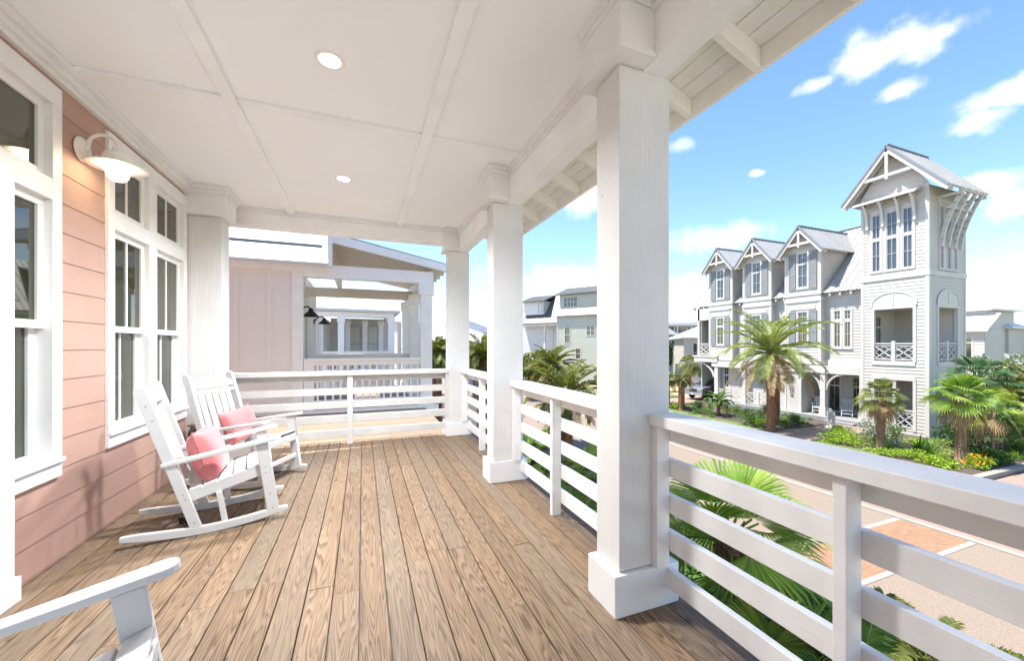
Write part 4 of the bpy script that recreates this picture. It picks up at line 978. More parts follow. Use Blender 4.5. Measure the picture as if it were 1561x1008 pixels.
# sage green house seen between the columns (turned about 32 degrees)
gh, gf, gz = box_house('sage_house', 'sage green lap-sided house with shed dormer and ribbed silver roof, between two columns', (27.55, 43.15, G), R(-58), 10, 9, 5.9, 5.0, 'sage', 'roof_grey',
    [(-3.74, -3.0, 1.9, 3.9), (-2.1, -1.45, -.3, 1.05), (-.5, .6, 2.8, 4.0), (2, 3, .4, 2.2)], rib=.45)
m = MB(); f_ = Frame((0, .6, 0), (1, 0, 0), (0, -1, 0)); z0 = gz + .5
siding(m, f_, z0, z0 + 2.1, -4.9, .7, [(-4.2, -2.2, z0 + .35, z0 + 1.6)], .3, .025)
m.box(-4.9, .62, z0 + .0, -4.8, 3.2, z0 + 2.0); m.box(.6, .62, z0, .7, 3.2, z0 + 2.0); m.build('dormer_wall', 'sage', gh, world=False)
far_window(gh, f_, -4.2, -2.2, z0 + .35, z0 + 1.6)
m = MB(); roof(m, (-5.3, .1, z0 + 2.05), (1.1, .1, z0 + 2.05), (0, 3.6, 1.35), .12, .5); m.build('dormer_roof', 'roof_grey', gh, world=False)
# its recessed left wing
m = MB(); m.box(-13, 3.2, 0, -5.1, 9, gz - .8); m.box(-8.2, 1.6, 0, -7.9, 1.9, gz - 1.4); m.box(-13, 1.4, gz - 1.6, -5.05, 1.9, gz - 1.2); m.build('wing_wall', 'nb_grey', gh, world=False)
m = MB(); roof(m, (-13.4, 1.0, gz - 1.2), (-5.05, 1.0, gz - 1.2), (0, 4.2, 5.2), .12, .45); m.build('wing_roof', 'roof_grey', gh, world=False)
f_ = Frame((0, 3.2, 0), (1, 0, 0), (0, -1, 0))
for a in (-7.4, -6.0): far_window(gh, f_, a, a + .7, gz - 4.6, gz - 2.4)
m = MB(); m.box(-11.6, 1.6, gz + .1, -8.2, 5., gz + 2.1); m.build('wing_dormer', 'nb_grey', gh, world=False)
m = MB(); roof(m, (-12, 1.1, gz + 2.05), (-7.8, 1.1, gz + 2.05), (0, 4.2, 1.4), .12, .5); m.build('wing_dormer_roof', 'roof_grey', gh, world=False)
f_ = Frame((0, 1.58, 0), (1, 0, 0), (0, -1, 0)); far_window(gh, f_, -9.0, -8.5, gz + .5, gz + 1.8)
# houses beyond
box_house('far_house', 'dark slate green gabled house at the left end of the far street', (47.0, 51.0, G), R(20), 7, 9, 3.6, 3.0, 'slate_green', 'roof_metal', [(-1, .2, -1, 1)], rib=.6)
box_house('hip_roof_house', 'small white house with pale hipped roof, just left of the tower house', (41.5, 36.3, G), R(-32), 7.5, 7, 2.7, 1.7, 'house_white', 'roof_white', [(-2.6, -1.7, -.6, 1.7), (.4, 1.4, -.6, 1.7)], hip=True)
bb, bf, bz = box_house('balcony_house', 'long flat-roofed grey house with dark glazed balconies on the skyline', (61, 60, G), R(-35), 16, 8, 5.9, .5, 'nb_grey', 'roof_dark', [(-7 + 2.4 * k, -5 + 2.4 * k, 3.2, 5.2) for k in range(6)], hip=True)
m = MB()
for k in range(6): m.box(-7.4 + 2.6 * k, -1.6, 0, -7.2 + 2.6 * k, -1.4, bz - .3)
m.box(-8, -1.7, bz - .5, 8, 0, bz - .1); m.box(-8, -1.7, bz - 3.2, 8, 0, bz - 2.9); m.box(-8, -1.7, bz - 2.2, 8, -1.62, bz - 2.1); m.build('balcony', 'nb_grey', bb, world=False)
box_house('gable_house', 'tiny white gabled house on the skyline behind the end columns', (9.0, 56, G), R(14), 5, 8, 3.4, 1.6, 'house_white', 'roof_white', [(-1.6, -.8, .6, 2.4), (.6, 1.4, .6, 2.4)])
box_house('flat_house', 'narrow pale house with one tall window on the skyline beside the third porch', (5.6, 50, G), R(8), 3.2, 5, 4.5, .4, 'house_white', 'roof_white', [(-.4, .4, 2.0, 3.6)], hip=True)
box_house('low_house', 'low house with wide white hipped roof behind the palms at the end of the porch', (13.2, 46, G), R(20), 9, 9, 2.0, 2.2, 'house_white', 'roof_white', [(-3, -2, -.4, 1.4)], hip=True)
box_house('ridge_house', 'grey-roofed house with roof deck on the skyline above the low hipped roof', (20, 72, G), R(25), 14, 8, 4.2, 2.2, 'nb_grey', 'roof_dark', [(-4, -2.6, 1.6, 3.4), (1, 2.4, 1.6, 3.4)], hip=True)
# white house beyond the tower on the right: three hipped blocks
rh = thing('hip_block_house', 'white house of stepped blocks with pale hipped roofs right of the tower', 'house', (59, 19, G))
def hipblock(par, x0, y0, x1, y1, zt, h_, over=.5, shed=None):
    m = MB(); siding(m, Frame((x0, 0, 0), (0, 1, 0), (-1, 0, 0)), G, zt, y0, y1, (), .3, .03); siding(m, Frame((0, y0, 0), (1, 0, 0), (0, -1, 0)), G, zt, x0, x1, (), .3, .03); m.box(x1 - .1, y0, G, x1, y1, zt); m.build('wall', 'house_white', par)
    m = MB(); e = [(x0 - over, y0 - over, zt - .1), (x1 + over, y0 - over, zt - .1), (x1 + over, y1 + over, zt - .1), (x0 - over, y1 + over, zt - .1)]
    cx, cy = (x0 + x1) / 2, (y0 + y1) / 2; r0, r1 = (cx, cy - .1, zt + h_), (cx, cy + .1, zt + h_)
    m.add(e + [r0, r1] + [(x, y, z - .2) for x, y, z in e], [(0, 1, 4), (1, 2, 5, 4), (2, 3, 5), (3, 0, 4, 5), (0, 6, 7, 1), (1, 7, 8, 2), (2, 8, 9, 3), (3, 9, 6, 0)]); m.build('roof', 'roof_white', par)
hipblock(rh, 62, 20.2, 68, 26, 5.5, 1.3); hipblock(rh, 66, 20.0, 74, 25, 3.6, 1.5); 
m = MB(); siding(m, Frame((59.6, 0, 0), (0, 1, 0), (-1, 0, 0)), G, 3.0, 19.6, 22.6, [(20.5, 21.7, .0, 2.3)], .3, .03); siding(m, Frame((0, 19.6, 0), (1, 0, 0), (0, -1, 0)), G, 3.0, 59.6, 63, (), .3, .03); m.build('wall', 'house_white', rh)
m = MB(); m.hexa([(59.2, 19.3, 2.9), (62.1, 19.3, 4.7), (62.1, 22.9, 4.7), (59.2, 22.9, 2.9), (59.2, 19.3, 3.05), (62.1, 19.3, 4.85), (62.1, 22.9, 4.85), (59.2, 22.9, 3.05)]); m.build('shed_roof', 'roof_white', rh)
fr_ = Frame((59.6, 0, 0), (0, 1, 0), (-1, 0, 0)); window(rh, fr_, 20.5, 21.7, .0, 2.3, [(1.75, .1)], 1, 0, .12, 'pane_green')
fr_ = Frame((62, 0, 0), (0, 1, 0), (-1, 0, 0)); window(rh, fr_, 20.9, 21.6, 4.4, 5.1, (), 1, 0, .1, 'pane_green'); window(rh, fr_, 22.2, 22.9, 4.4, 5.1, (), 1, 0, .1, 'pane_green')
fr_ = Frame((66, 0, 0), (0, 1, 0), (-1, 0, 0)); window(rh, fr_, 20.5, 21.6, .3, 2.9, [(1.6, .1)], 2, 0, .12, 'pane_green')

# ================================================================ plants
def shade_noise(rng, a): return 1 + rng.uniform(-a, a)
def frond_pinnate(m, base, az, el0, length, droop, rng, nl=34, ll=.42, lw=.022, vee=.55, st=None):
    """feather frond: arching rachis with paired narrow leaflets"""
    P = []; p = Vector(base); d = Vector((math.cos(az) * math.cos(el0), math.sin(az) * math.cos(el0), math.sin(el0))); ns = 14; e = el0
    for i in range(ns + 1):
        P.append(p.copy()); e -= droop / ns * (.5 + 1. * i / ns); d = Vector((math.cos(az) * math.cos(e), math.sin(az) * math.cos(e), math.sin(e))); p = p + d * length / ns
    (st or m).tube(P, [.022 * (1 - .8 * i / ns) * (length / 2.2) + .003 for i in range(ns + 1)], 4, False)
    for i in range(nl):
        t = .12 + .88 * (i + .5) / nl; k = t * ns; j = min(int(k), ns - 1); q = P[j].lerp(P[j + 1], k - j); tg = (P[j + 1] - P[j]).normalized()
        side = tg.cross(Vector((0, 0, 1)))
        if side.length < .05: side = Vector((-math.sin(az), math.cos(az), 0))
        side.normalize(); up = side.cross(tg)
        L_ = ll * (math.sin(math.pi * (.12 + .80 * t)) ** .7) * rng.uniform(.85, 1.1)
        for sg in (-1, 1):
            dr = (side * sg + tg * (.55 + .6 * t) + up * (vee * rng.uniform(.6, 1.2))).normalized(); w_ = (tg - dr * tg.dot(dr)).normalized() * lw * rng.uniform(.8, 1.2)
            mid = q + dr * L_ * .55 ; tip = q + dr * L_ + Vector((0, 0, -L_ * rng.uniform(.08, .3)))
            m.add([q - w_ * .5, q + w_ * .5, mid + w_, tip, mid - w_], [(0, 1, 2, 3, 4)])
def frond_fan(m, base, az, el0, pet, rad, rng, nseg=26, spread=2.75, droop=.35, fold=.35, st=None, split=.5):
    """fan frond: petiole, then a pleated half-disc whose segment tips part and droop"""
    d = Vector((math.cos(az) * math.cos(el0), math.sin(az) * math.cos(el0), math.sin(el0)))
    b = Vector(base); mid = b + d * pet * .55 + Vector((0, 0, -.02 * pet)); hub = b + d * pet + Vector((0, 0, -.10 * pet))
    (st or m).tube([b, mid, hub], [.02, .014, .011], 5, False)
    fd = (hub - mid).normalized(); side = fd.cross(Vector((0, 0, 1))); side = side.normalized() if side.length > .05 else Vector((-math.sin(az), math.cos(az), 0)); up = side.cross(fd)
    dr_ = droop * rng.uniform(.5, 1.9); split = split * rng.uniform(.8, 1.2)
    roll = rng.uniform(-.45, .45); side, up = side * math.cos(roll) + up * math.sin(roll), up * math.cos(roll) - side * math.sin(roll)
    for i in range(nseg):
        a0 = -spread / 2 + spread * (i + .5) / nseg; hw = spread / nseg * .5
        Ls = rad * (1 - .28 * abs(a0 / (spread / 2)) ** 2) * rng.uniform(.93, 1.05)
        def pt(a, r, lift):
            f_ = fd * math.cos(a) + side * math.sin(a)
            cup = up * (fold * (abs(math.sin(a)) ** 1.2) * r * .55)
            return hub + f_ * r + cup + up * lift + Vector((0, 0, -dr_ * rad * (r / rad) ** 2.6))
        r1 = Ls * split; r2 = Ls * .82; wv = hw * 1.0
        c0 = pt(a0, .02, 0); l1, r1p, c1_ = pt(a0 - wv, r1, -.004), pt(a0 + wv, r1, -.004), pt(a0, r1, hw * r1 * .55)
        l2, r2p, c2_ = pt(a0 - wv * .55, r2, -.002), pt(a0 + wv * .55, r2, -.002), pt(a0, r2, hw * r1 * .4)
        tp = pt(a0 + rng.uniform(-.02, .02), Ls, 0) + Vector((0, 0, -rng.uniform(.0, .16) * Ls * droop * 2))
        m.add([c0, l1, c1_, r1p, l2, c2_, r2p, tp], [(0, 1, 2), (0, 2, 3), (1, 4, 5, 2), (2, 5, 6, 3), (4, 7, 5), (5, 7, 6)])
def trunk_mesh(p, h_, r0, r1, rng, lean=(0, 0), boots=None, bsize=.16, n=12):
    m = MB(); P = []; Rr = []; k = 16
    for i in range(k + 1):
        t = i / k; P.append((p[0] + lean[0] * t * t, p[1] + lean[1] * t * t, p[2] - .1 + (h_ + .1) * t)); Rr.append((r0 + (r1 - r0) * t) * (1.25 if i == 0 else 1.1 if i == 1 else 1) * rng.uniform(.95, 1.05))
    m.tube(P, Rr, n)
    if boots:
        z = boots[0]; row = 0
        while z < h_:
            t = z / h_; rr = r0 + (r1 - r0) * t; nb_ = 6
            for q in range(nb_):
                a = 2 * math.pi * (q + .5 * (row % 2)) / nb_ + rng.uniform(-.1, .1); c = Vector((p[0] + lean[0] * t * t, p[1] + lean[1] * t * t, p[2] + z)); o_ = Vector((math.cos(a), math.sin(a), 0)); s_ = Vector((-math.sin(a), math.cos(a), 0))
                sgn = 1 if row % 2 else -1
                b0 = c + o_ * rr * .92 - s_ * bsize * .35; tip = c + o_ * (rr + bsize * .42) + Vector((0, 0, bsize * 1.15)) + s_ * bsize * .5 * sgn
                m.add([b0, c + o_ * rr * .92 + s_ * bsize * .35, tip + s_ * bsize * .14, tip - s_ * bsize * .14, b0 - Vector((0, 0, bsize * .4)) + o_ * .0, tip - Vector((0, 0, bsize * .3)) - o_ * .03], [(0, 1, 2, 3), (0, 3, 5, 4), (1, 2, 5, 4)])
            z += bsize * .62; row += 1
    return m, Vector(P[-1])
def date_palm(label, p, h_, r, nf, fl, seed, mat='leaf_date', dead=9, trunk_r=(.30, .26), bark='bark_red', cat='palm tree', nl=40, ll=.42, lean=(0, 0), name='date_palm', elr=(-.35, 1.45), lw=.022, group=None):
    rng = random.Random(seed); t_ = thing(name, label, cat, p, 0, group)
    m, top = trunk_mesh(p, h_, trunk_r[0], trunk_r[1], rng, lean, (h_ * .03, ), .10); m.build('trunk', bark, t_)
    m = MB(); dm = MB()
    for i in range(nf):
        f_ = (i + .5) / nf; e = elr[1] - (elr[1] - elr[0]) * f_ ** .8 + rng.uniform(-.12, .12); az = i * 2.39996 + rng.uniform(-.2, .2)
        frond_pinnate(m, top + Vector((math.cos(az) * .1, math.sin(az) * .1, -.15 * f_)), az, e, fl * rng.uniform(.82, 1.08) * (.75 + .25 * math.sin(math.pi * min(1, f_ + .15))), 1.05 + .35 * rng.random(), rng, nl, ll, lw)
    m.build('crown', mat, t_)
    if dead:
        for i in range(dead):
            az = i * 2 * math.pi / dead + rng.uniform(-.3, .3); frond_pinnate(dm, top + Vector((math.cos(az) * .15, math.sin(az) * .15, -.3)), az, rng.uniform(-.75, -.1), fl * rng.uniform(.7, .95), .8, rng, nl - 10, ll * .8, .018)
        dm.build('dead_fronds', 'leaf_dead', t_)['label'] = 'dry tan hanging fronds'
    return t_
def fan_palm(label, p, h_, nf, rad, seed, mat='leaf_fan', trunk_r=(.2, .17), dead=8, pet=.7, lean=(0, 0), boots=True, bark='trunk', nseg=24, name='fan_palm', elr=(-.5, 1.35), cat='palm tree', group=None, droop=.35):
    rng = random.Random(seed); t_ = thing(name, label, cat, p, 0, group)
    m, top = trunk_mesh(p, h_, trunk_r[0], trunk_r[1], rng, lean, (h_ * .18,) if boots else None, .12); m.build('trunk', bark, t_)
    m = MB(); dm = MB()
    for i in range(nf):
        f_ = (i + .5) / nf; e = elr[1] - (elr[1] - elr[0]) * f_ + rng.uniform(-.12, .12); az = i * 2.39996 + rng.uniform(-.25, .25)
        frond_fan(m, top + Vector((0, 0, -.1 * f_)), az, e, pet * rng.uniform(.8, 1.15), rad * rng.uniform(.85, 1.1), rng, nseg, droop=droop + .25 * f_)
    m.build('crown', mat, t_)
    if dead:
        for i in range(dead):
            az = i * 2 * math.pi / dead + rng.uniform(-.3, .3); frond_fan(dm, top + Vector((0, 0, -.15)), az, rng.uniform(-1.1, -.6), pet * .7, rad * .8, rng, 16, 2.2, .6)
        dm.build('dead_fronds', 'leaf_dead', t_)['label'] = 'dry tan hanging fronds'
    return t_
def shrub(label, p, rx, ry, h_, n, size, mat, seed, name='shrub', cat='shrub', group=None, flowers=None, aspect=2.2, stems=7, lift=.12):
    """clumps of leaf-sized faces through an uneven crown, on a few stems"""
    rng = random.Random(seed); t_ = thing(name, label, cat, p, 0, group); m = MB(); fm_ = MB(); sm = MB()
    cl = [(rng.uniform(-1, 1), rng.uniform(-1, 1), rng.uniform(.25, 1), rng.uniform(.3, .55)) for _ in range(max(5, n // 45))]
    cl = [c for c in cl if c[0] ** 2 + c[1] ** 2 < 1.05] or cl
    def leaf_(mm, c, s_, asp):
        o_ = Vector((rng.gauss(0, 1), rng.gauss(0, 1), rng.gauss(.5, .8))).normalized(); a = o_.orthogonal().normalized(); a.rotate(Matrix.Rotation(rng.uniform(0, 6.28), 3, o_)); b_ = o_.cross(a)
        L_ = s_ * rng.uniform(.7, 1.3); W_ = L_ / asp
        mm.add([c, c + a * L_ * .5 + b_ * W_ * .5 + o_ * L_ * .06, c + a * L_, c + a * L_ * .5 - b_ * W_ * .5 + o_ * L_ * .06], [(0, 1, 2, 3)])
    for i in range(n):
        cx, cy, cz, cr = rng.choice(cl); v = Vector((rng.gauss(0, 1), rng.gauss(0, 1), rng.gauss(0, 1))).normalized() * cr * rng.uniform(.5, 1.0) ** .5
        z = max(lift, (cz * (1 - .35 * (cx * cx + cy * cy)) + v.z * .55)); c = Vector((p[0] + (cx * .75 + v.x) * rx, p[1] + (cy * .75 + v.y) * ry, p[2] + z * h_ * .82)); leaf_(m, c, size, aspect)
        if flowers and rng.random() < flowers[1] and v.z > 0: leaf_(fm_, c + Vector((0, 0, size * .3)), size * flowers[2], 1.6)
    for i in range(stems):
        cx, cy, cz, cr = rng.choice(cl); sm.tube([(p[0] + cx * .1 * rx, p[1] + cy * .1 * ry, p[2] - .03), (p[0] + cx * .5 * rx, p[1] + cy * .5 * ry, p[2] + cz * h_ * .4), (p[0] + cx * .75 * rx, p[1] + cy * .75 * ry, p[2] + cz * h_ * .7)], [.02, .014, .006], 5)
    m.build('foliage', mat, t_); sm.build('stems', 'trunk', t_)
    if flowers: fm_.build('flowers', flowers[0], t_)
    return t_
def blade_plant(label, p, n, ln, wd, mat, seed, name='spiky_plant', cat='plant', group=None, elr=(.35, 1.4), droop=.7):
    rng = random.Random(seed); t_ = thing(name, label, cat, p, 0, group); m = MB()
    for i in range(n):
        az = i * 2.39996 + rng.uniform(-.3, .3); e = rng.uniform(*elr); L_ = ln * rng.uniform(.7, 1.1); P = []; q = Vector(p) + Vector((math.cos(az), math.sin(az), 0)) * .04
        for k in range(6): P.append(q.copy()); ee = e - droop * (k / 5) ** 1.5; q = q + Vector((math.cos(az) * math.cos(ee), math.sin(az) * math.cos(ee), math.sin(ee))) * L_ / 5
        s_ = Vector((-math.sin(az), math.cos(az), 0)); vs = []
        for k, q in enumerate(P):
            w_ = wd * (.5, 1., 1., .8, .5, .05)[k] / 2; vs += [q - s_ * w_ + Vector((0, 0, w_ * .5)), q, q + s_ * w_ + Vector((0, 0, w_ * .5))]
        fs_ = []
        for k in range(5): fs_ += [(k * 3, k * 3 + 1, k * 3 + 4, k * 3 + 3), (k * 3 + 1, k * 3 + 2, k * 3 + 5, k * 3 + 4)]
        m.add(vs, fs_)
    m.build('leaves', mat, t_)
    m = MB(); m.lathe([(.05, -.05), (.07, .05), (.04, .14), (0, .16)], p, 8); m.build('base', 'trunk', t_); return t_
Z = G + .06
date_palm('tall date palm with brown trunk and long feather fronds in front of the tower house', (22.1, 15.55, Z), 4.65, .3, 40, 3.5, 11, dead=14, nl=50, ll=.5, elr=(-.2, 1.5), lw=.017, trunk_r=(.22, .19))
fan_palm('slim cabbage palm with a small crown close behind the tall date palm', (24.35, 16.75, Z), 3.2, 14, .55, 12, 'leaf_olive', (.16, .13), 8, .6, bark='bark_red')
fan_palm('small cabbage palm with thin pale crown in front of the tower corner', (22.6, 10.68, Z), 2.55, 20, .62, 13, 'leaf_olive', (.14, .125), 9, .5)
fan_palm('cabbage palm with big bright green fans and criss-cross trunk right of the tower', (23.5, 8.4, Z), 2.8, 26, .76, 14, 'leaf_fan', (.18, .155), 8, .55, lean=(.1, 0), droop=.16, nseg=20, elr=(-.35, 1.4))
fan_palm('dark green palm half hidden behind the bright cabbage palm', (27.6, 9.3, Z), 3.3, 22, .85, 15, 'leaf_dark', (.2, .18), 0, .8)
fan_palm('slender young palm on a thin pale stem right of the cabbage palm', (26.6, 8.5, Z), 2.2, 12, .8, 16, 'leaf_fan_yellow', (.06, .05), 5, .6, boots=False)
date_palm('left one of two short thick palm trunks at the end of the garden', (22.6, 24.3, Z), 2.3, .3, 16, 1.0, 17, 'leaf_olive', 8, (.21, .19), 'bark_red', nl=22, ll=.25)
date_palm('right one of two short thick palm trunks at the end of the garden', (22.75, 22.95, Z), 2.4, .3, 16, 1.0, 18, 'leaf_olive', 8, (.22, .2), 'bark_red', nl=22, ll=.25)
date_palm('young feathery palm on a short stem in the bed by the left porch column', (23.4, 20.2, Z), 1.15, .1, 20, .95, 19, 'leaf_mid', 3, (.08, .07), 'trunk', nl=24, ll=.26)
# palms on our side of the street
date_palm('feathery palm with arching fronds seen over the middle railing', (7.0, 12.6, G), 3.3, .3, 34, 2.0, 21, 'leaf_olive', 7, (.25, .22), nl=34, ll=.36)
date_palm('dense bushy palm farther back in front of the sage house', (9.0, 17.6, G), 4.0, .3, 40, 1.6, 22, 'leaf_olive', 5, (.25, .22), nl=30, ll=.3)
date_palm('dark palm crown seen between the next door column and the end column', (3.2, 18., G), 4.6, .3, 46, 1.6, 23, 'leaf_olive', 4, (.25, .22), nl=30, ll=.34)
date_palm('full round palm crown between the end column and the middle column', (5.3, 17.6, G), 4.5, .3, 46, 1.7, 24, 'leaf_olive', 6, (.25, .22), nl=30, ll=.34)
fan_palm('large fan palm with broad bright leaves just outside the nearest railing', (3.62, 2.98, G), 3.0, 13, .84, 31, 'leaf_fan', (.13, .11), 0, .42, nseg=34, elr=(-.3, 1.2), droop=.18)
fan_palm('fan palm seen through the slats of the middle railing', (3.15, 5.35, G), 2.85, 14, .62, 32, 'leaf_fan', (.13, .11), 0, .4, nseg=30, elr=(-.3, 1.2), droop=.2)
fan_palm('low yellow-green fan palm below the bottom slats of the nearest railing', (2.62, 1.95, G), 2.55, 9, .5, 33, 'leaf_fan_yellow', (.09, .08), 0, .35, nseg=30, elr=(-.2, 1.0), droop=.2)
date_palm('cycad with fine feathery leaves behind the lower slats of the nearest railing', (3.15, 1.62, G), 2.6, .2, 24, .82, 34, 'leaf_mid', 4, (.13, .11), nl=44, ll=.2, name='cycad', lw=.013)
date_palm('cycad with dry brown lower leaves at the foot of the nearest column', (3.2, 2.45, G), 2.3, .2, 20, .8, 35, 'leaf_olive', 10, (.13, .11), nl=40, ll=.2, name='cycad', lw=.013)
date_palm('cycad seen low through the short railing by the corner column', (3.2, 7.6, G), 2.6, .2, 24, 1.0, 36, 'leaf_mid', 6, (.15, .13), nl=36, ll=.22, name='cycad')
shrub('yellow and red croton bush under the railing near the column base', (2.5, 2.5, G), .42, .42, 3.1, 900, .17, 'leaf_croton', 37, 'croton', flowers=('leaf_brownred', .25, 1.), aspect=3, lift=.45)
shrub('croton bush with yellow streaks seen low through the middle railing', (2.5, 4.4, G), .42, .5, 2.9, 700, .17, 'leaf_croton', 38, 'croton', aspect=3, lift=.45)
shrub('leafy green bush below the middle railing', (3.0, 6.4, G), .6, .8, 2.7, 900, .15, 'leaf_mid', 39, aspect=2.4, lift=.2)
shrub('brown-tinged bush beyond the corner column', (2.3, 9.0, G), .7, .9, 3.4, 900, .14, 'leaf_olive', 40, aspect=2.4, lift=.2)
shrub('green bush against the outer end of the link deck', (1.85, 7.4, G), .4, .8, 3.6, 700, .14, 'leaf_mid', 41, aspect=2.4, lift=.2)
shrub('low dry brown ground bush under the nearest railing at the right', (2.5, .75, G), .5, .5, 2.3, 700, .16, 'leaf_dead', 42, aspect=5, lift=.4)
shrub('green bush near the street edge below the nearest railing', (6.6, 4.6, G), .8, .9, 1.2, 1100, .16, 'leaf_mid', 43, aspect=2.6)
shrub('lime leafy bush in the middle of the bed below the middle railing', (5.6, 7.4, G), .8, .9, 1.3, 1100, .15, 'leaf_lime', 44, aspect=2.6)
shrub('dark bush in the middle of the bed below the nearest railing', (5.4, 2.6, G), .8, .8, 1.3, 1100, .16, 'leaf_dark', 45, aspect=2.6)
date_palm('cycad at the street edge of the bed by the brick crossing', (7.4, 2.9, G), .5, .2, 24, 1.1, 46, 'leaf_olive', 8, (.15, .13), nl=38, ll=.22, name='cycad', lw=.014)
# planting in front of the tower house
PL = [
 ('round dark clipped bush beside the garden path', (24.8, 15.9), .42, .42, .85, 700, .07, 'leaf_dark'),
 ('bright lime hedge mass along the kerb right of the garden path', (22.5, 12.2), .75, 1.0, .85, 1500, .10, 'leaf_lime'),
 ('lower lime shrub at the inner end of the lime hedge', (23.6, 12.6), .5, .6, .95, 700, .09, 'leaf_lime'),
 ('silvery grey-green bush in front of the tower porch', (24.4, 11.7), .7, .75, 1.5, 1300, .11, 'leaf_silver'),
 ('dark-leaved bush tucked behind the silvery bush', (24.9, 11.2), .5, .5, 1.2, 700, .1, 'leaf_mid'),
 ('low lime ground shrub beside the small cabbage palm', (22.0, 10.0), .45, .6, .4, 700, .08, 'leaf_lime'),
 ('spreading yellow-green shrub along the kerb left of the big cabbage palm', (22.4, 9.3), .5, .8, .5, 900, .09, 'leaf_lime'),
 ('big-leaved chartreuse plant at the kerb before the big cabbage palm', (22.0, 8.45), .45, .5, .45, 380, .16, 'leaf_lime'),
 ('broad dark green shrub at the bed corner', (24.6, 7.9), .5, .45, .7, 600, .17, 'leaf_mid'),
 ('large dark shrub under the thin-stemmed palm', (26.6, 9.6), 1.0, .8, 1.5, 1500, .14, 'leaf_dark'),
 ('tall leafy green bush at the right of the thin-stemmed palm', (29.8, 9.0), 1.3, .9, 2.2, 1700, .15, 'leaf_mid'),
 ('pale green low shrub at the far right of the bed', (28.0, 8.2), .7, .45, .6, 600, .12, 'leaf_mid'),
 ('bushy green shrub left of the date palm trunk', (22.8, 17.5), .55, .6, .75, 800, .09, 'leaf_mid'),
 ('dark rounded shrub behind the bushy green shrub', (24.2, 18.5), .55, .6, .8, 800, .09, 'leaf_dark'),
 ('taller dark shrub against the porch railing', (25.4, 18.4), .35, .35, 1.15, 500, .1, 'leaf_dark'),
 ('light green shrub beneath the date palm', (22.6, 16.5), .4, .45, .55, 500, .09, 'leaf_lime'),
 ('low leafy shrub right of the date palm base', (23.8, 16.0), .45, .4, .5, 500, .09, 'leaf_mid'),
 ('small rounded shrub near the porch edge right of the twin trunks', (26.0, 16.8), .45, .45, .7, 600, .09, 'leaf_mid'),
 ('spreading green shrub at the left end of the long bed', (22.9, 21.0), .6, .8, .5, 800, .09, 'leaf_mid'),
 ('dense low shrub in front of the left porch rail', (25.2, 20.5), .6, .9, .65, 900, .09, 'leaf_mid'),
 ('small bush at the foot of the two short palm trunks', (22.9, 23.6), .6, .8, .7, 800, .1, 'leaf_lime'),
 ('dark bush right of the two short palm trunks', (23.8, 22.3), .4, .4, .9, 500, .09, 'leaf_dark'),
 ('lime bush by the porch steps', (25.6, 14.0), .35, .4, .5, 400, .09, 'leaf_lime')]
for i, (lb, (x, y), rx, ry, h_, n, sz_, mt) in enumerate(PL): shrub(lb, (x, y, Z), rx, ry, h_, n, sz_, mt, 100 + i)
blade_plant('spiky green cycad in front of the tower corner', (24.2, 10.0, Z), 36, .95, .05, 'leaf_mid', 201)
blade_plant('spiky grey-green plant left of the tower corner', (23.6, 10.5, Z), 34, .8, .05, 'leaf_silver', 202)
blade_plant('upright spiky plant between the tower corner and the big cabbage palm', (23.4, 9.3, Z), 34, .95, .05, 'leaf_mid', 203, elr=(.8, 1.45))
blade_plant('orange bromeliad with a flared rosette right of the big cabbage palm', (24.3, 8.1, Z), 36, .55, .07, 'leaf_orange', 204, 'bromeliad', elr=(.2, 1.3), droop=.4)
shrub('yellow and orange flowering plant at the bed corner by the kerb', (23.1, 7.75, Z), .45, .4, .5, 420, .13, 'leaf_lime', 205, 'flowering_plant', 'plant', flowers=('leaf_orange', .3, 1.0))
blade_plant('pale spiky plant at the right edge of the bed', (26.6, 7.8, Z), 22, .5, .05, 'leaf_lime', 206)
# small lawn strips along the kerb
sheet('lawn', 'lawn', rect(21.52, 16.0, 22.3, 25.2), G + .075, thick=.03); sheet('lawn', 'lawn', rect(21.52, 10.3, 22.0, 13.1), G + .075, thick=.03)
# background trees
def tree(label, p, h_, r, n, size, mat, seed, group=None):
    rng = random.Random(seed); t_ = thing('leafy_tree', label, 'tree', p, 0, group); m = MB(); tm = MB()
    tm.tube([(p[0], p[1], p[2] - .1), (p[0], p[1], p[2] + h_ * .3), (p[0] + .1 * r, p[1], p[2] + h_ * .6)], [.05 * h_, .035 * h_, .02 * h_], 8); cl = []
    for k in range(26):
        v = Vector((rng.gauss(0, 1), rng.gauss(0, 1), rng.gauss(.1, .8))).normalized() * rng.uniform(.35, 1); c = Vector((p[0] + v.x * r * .85, p[1] + v.y * r * .85, p[2] + h_ * .62 + v.z * h_ * .36)); cl.append((c, r * rng.uniform(.2, .38)))
        if k < 9: tm.tube([(p[0], p[1], p[2] + h_ * rng.uniform(.25, .5)), tuple(c)], [.018 * h_, .006 * h_], 5)
    for i in range(n):
        c, cr = rng.choice(cl); v = Vector((rng.gauss(0, 1), rng.gauss(0, 1), rng.gauss(0, 1))).normalized() * cr * rng.uniform(.4, 1) ** .5; q = c + v
        o_ = Vector((rng.gauss(0, 1), rng.gauss(0, 1), rng.gauss(.6, .8))).normalized(); a = o_.orthogonal().normalized(); b_ = o_.cross(a); s_ = size * rng.uniform(.6, 1.3)
        m.add([q - a * s_ * .5, q + b_ * s_ * .28, q + a * s_ * .5, q - b_ * s_ * .28], [(0, 1, 2, 3)])
    tm.build('trunk', 'trunk', t_); m.build('crown', mat, t_); return t_
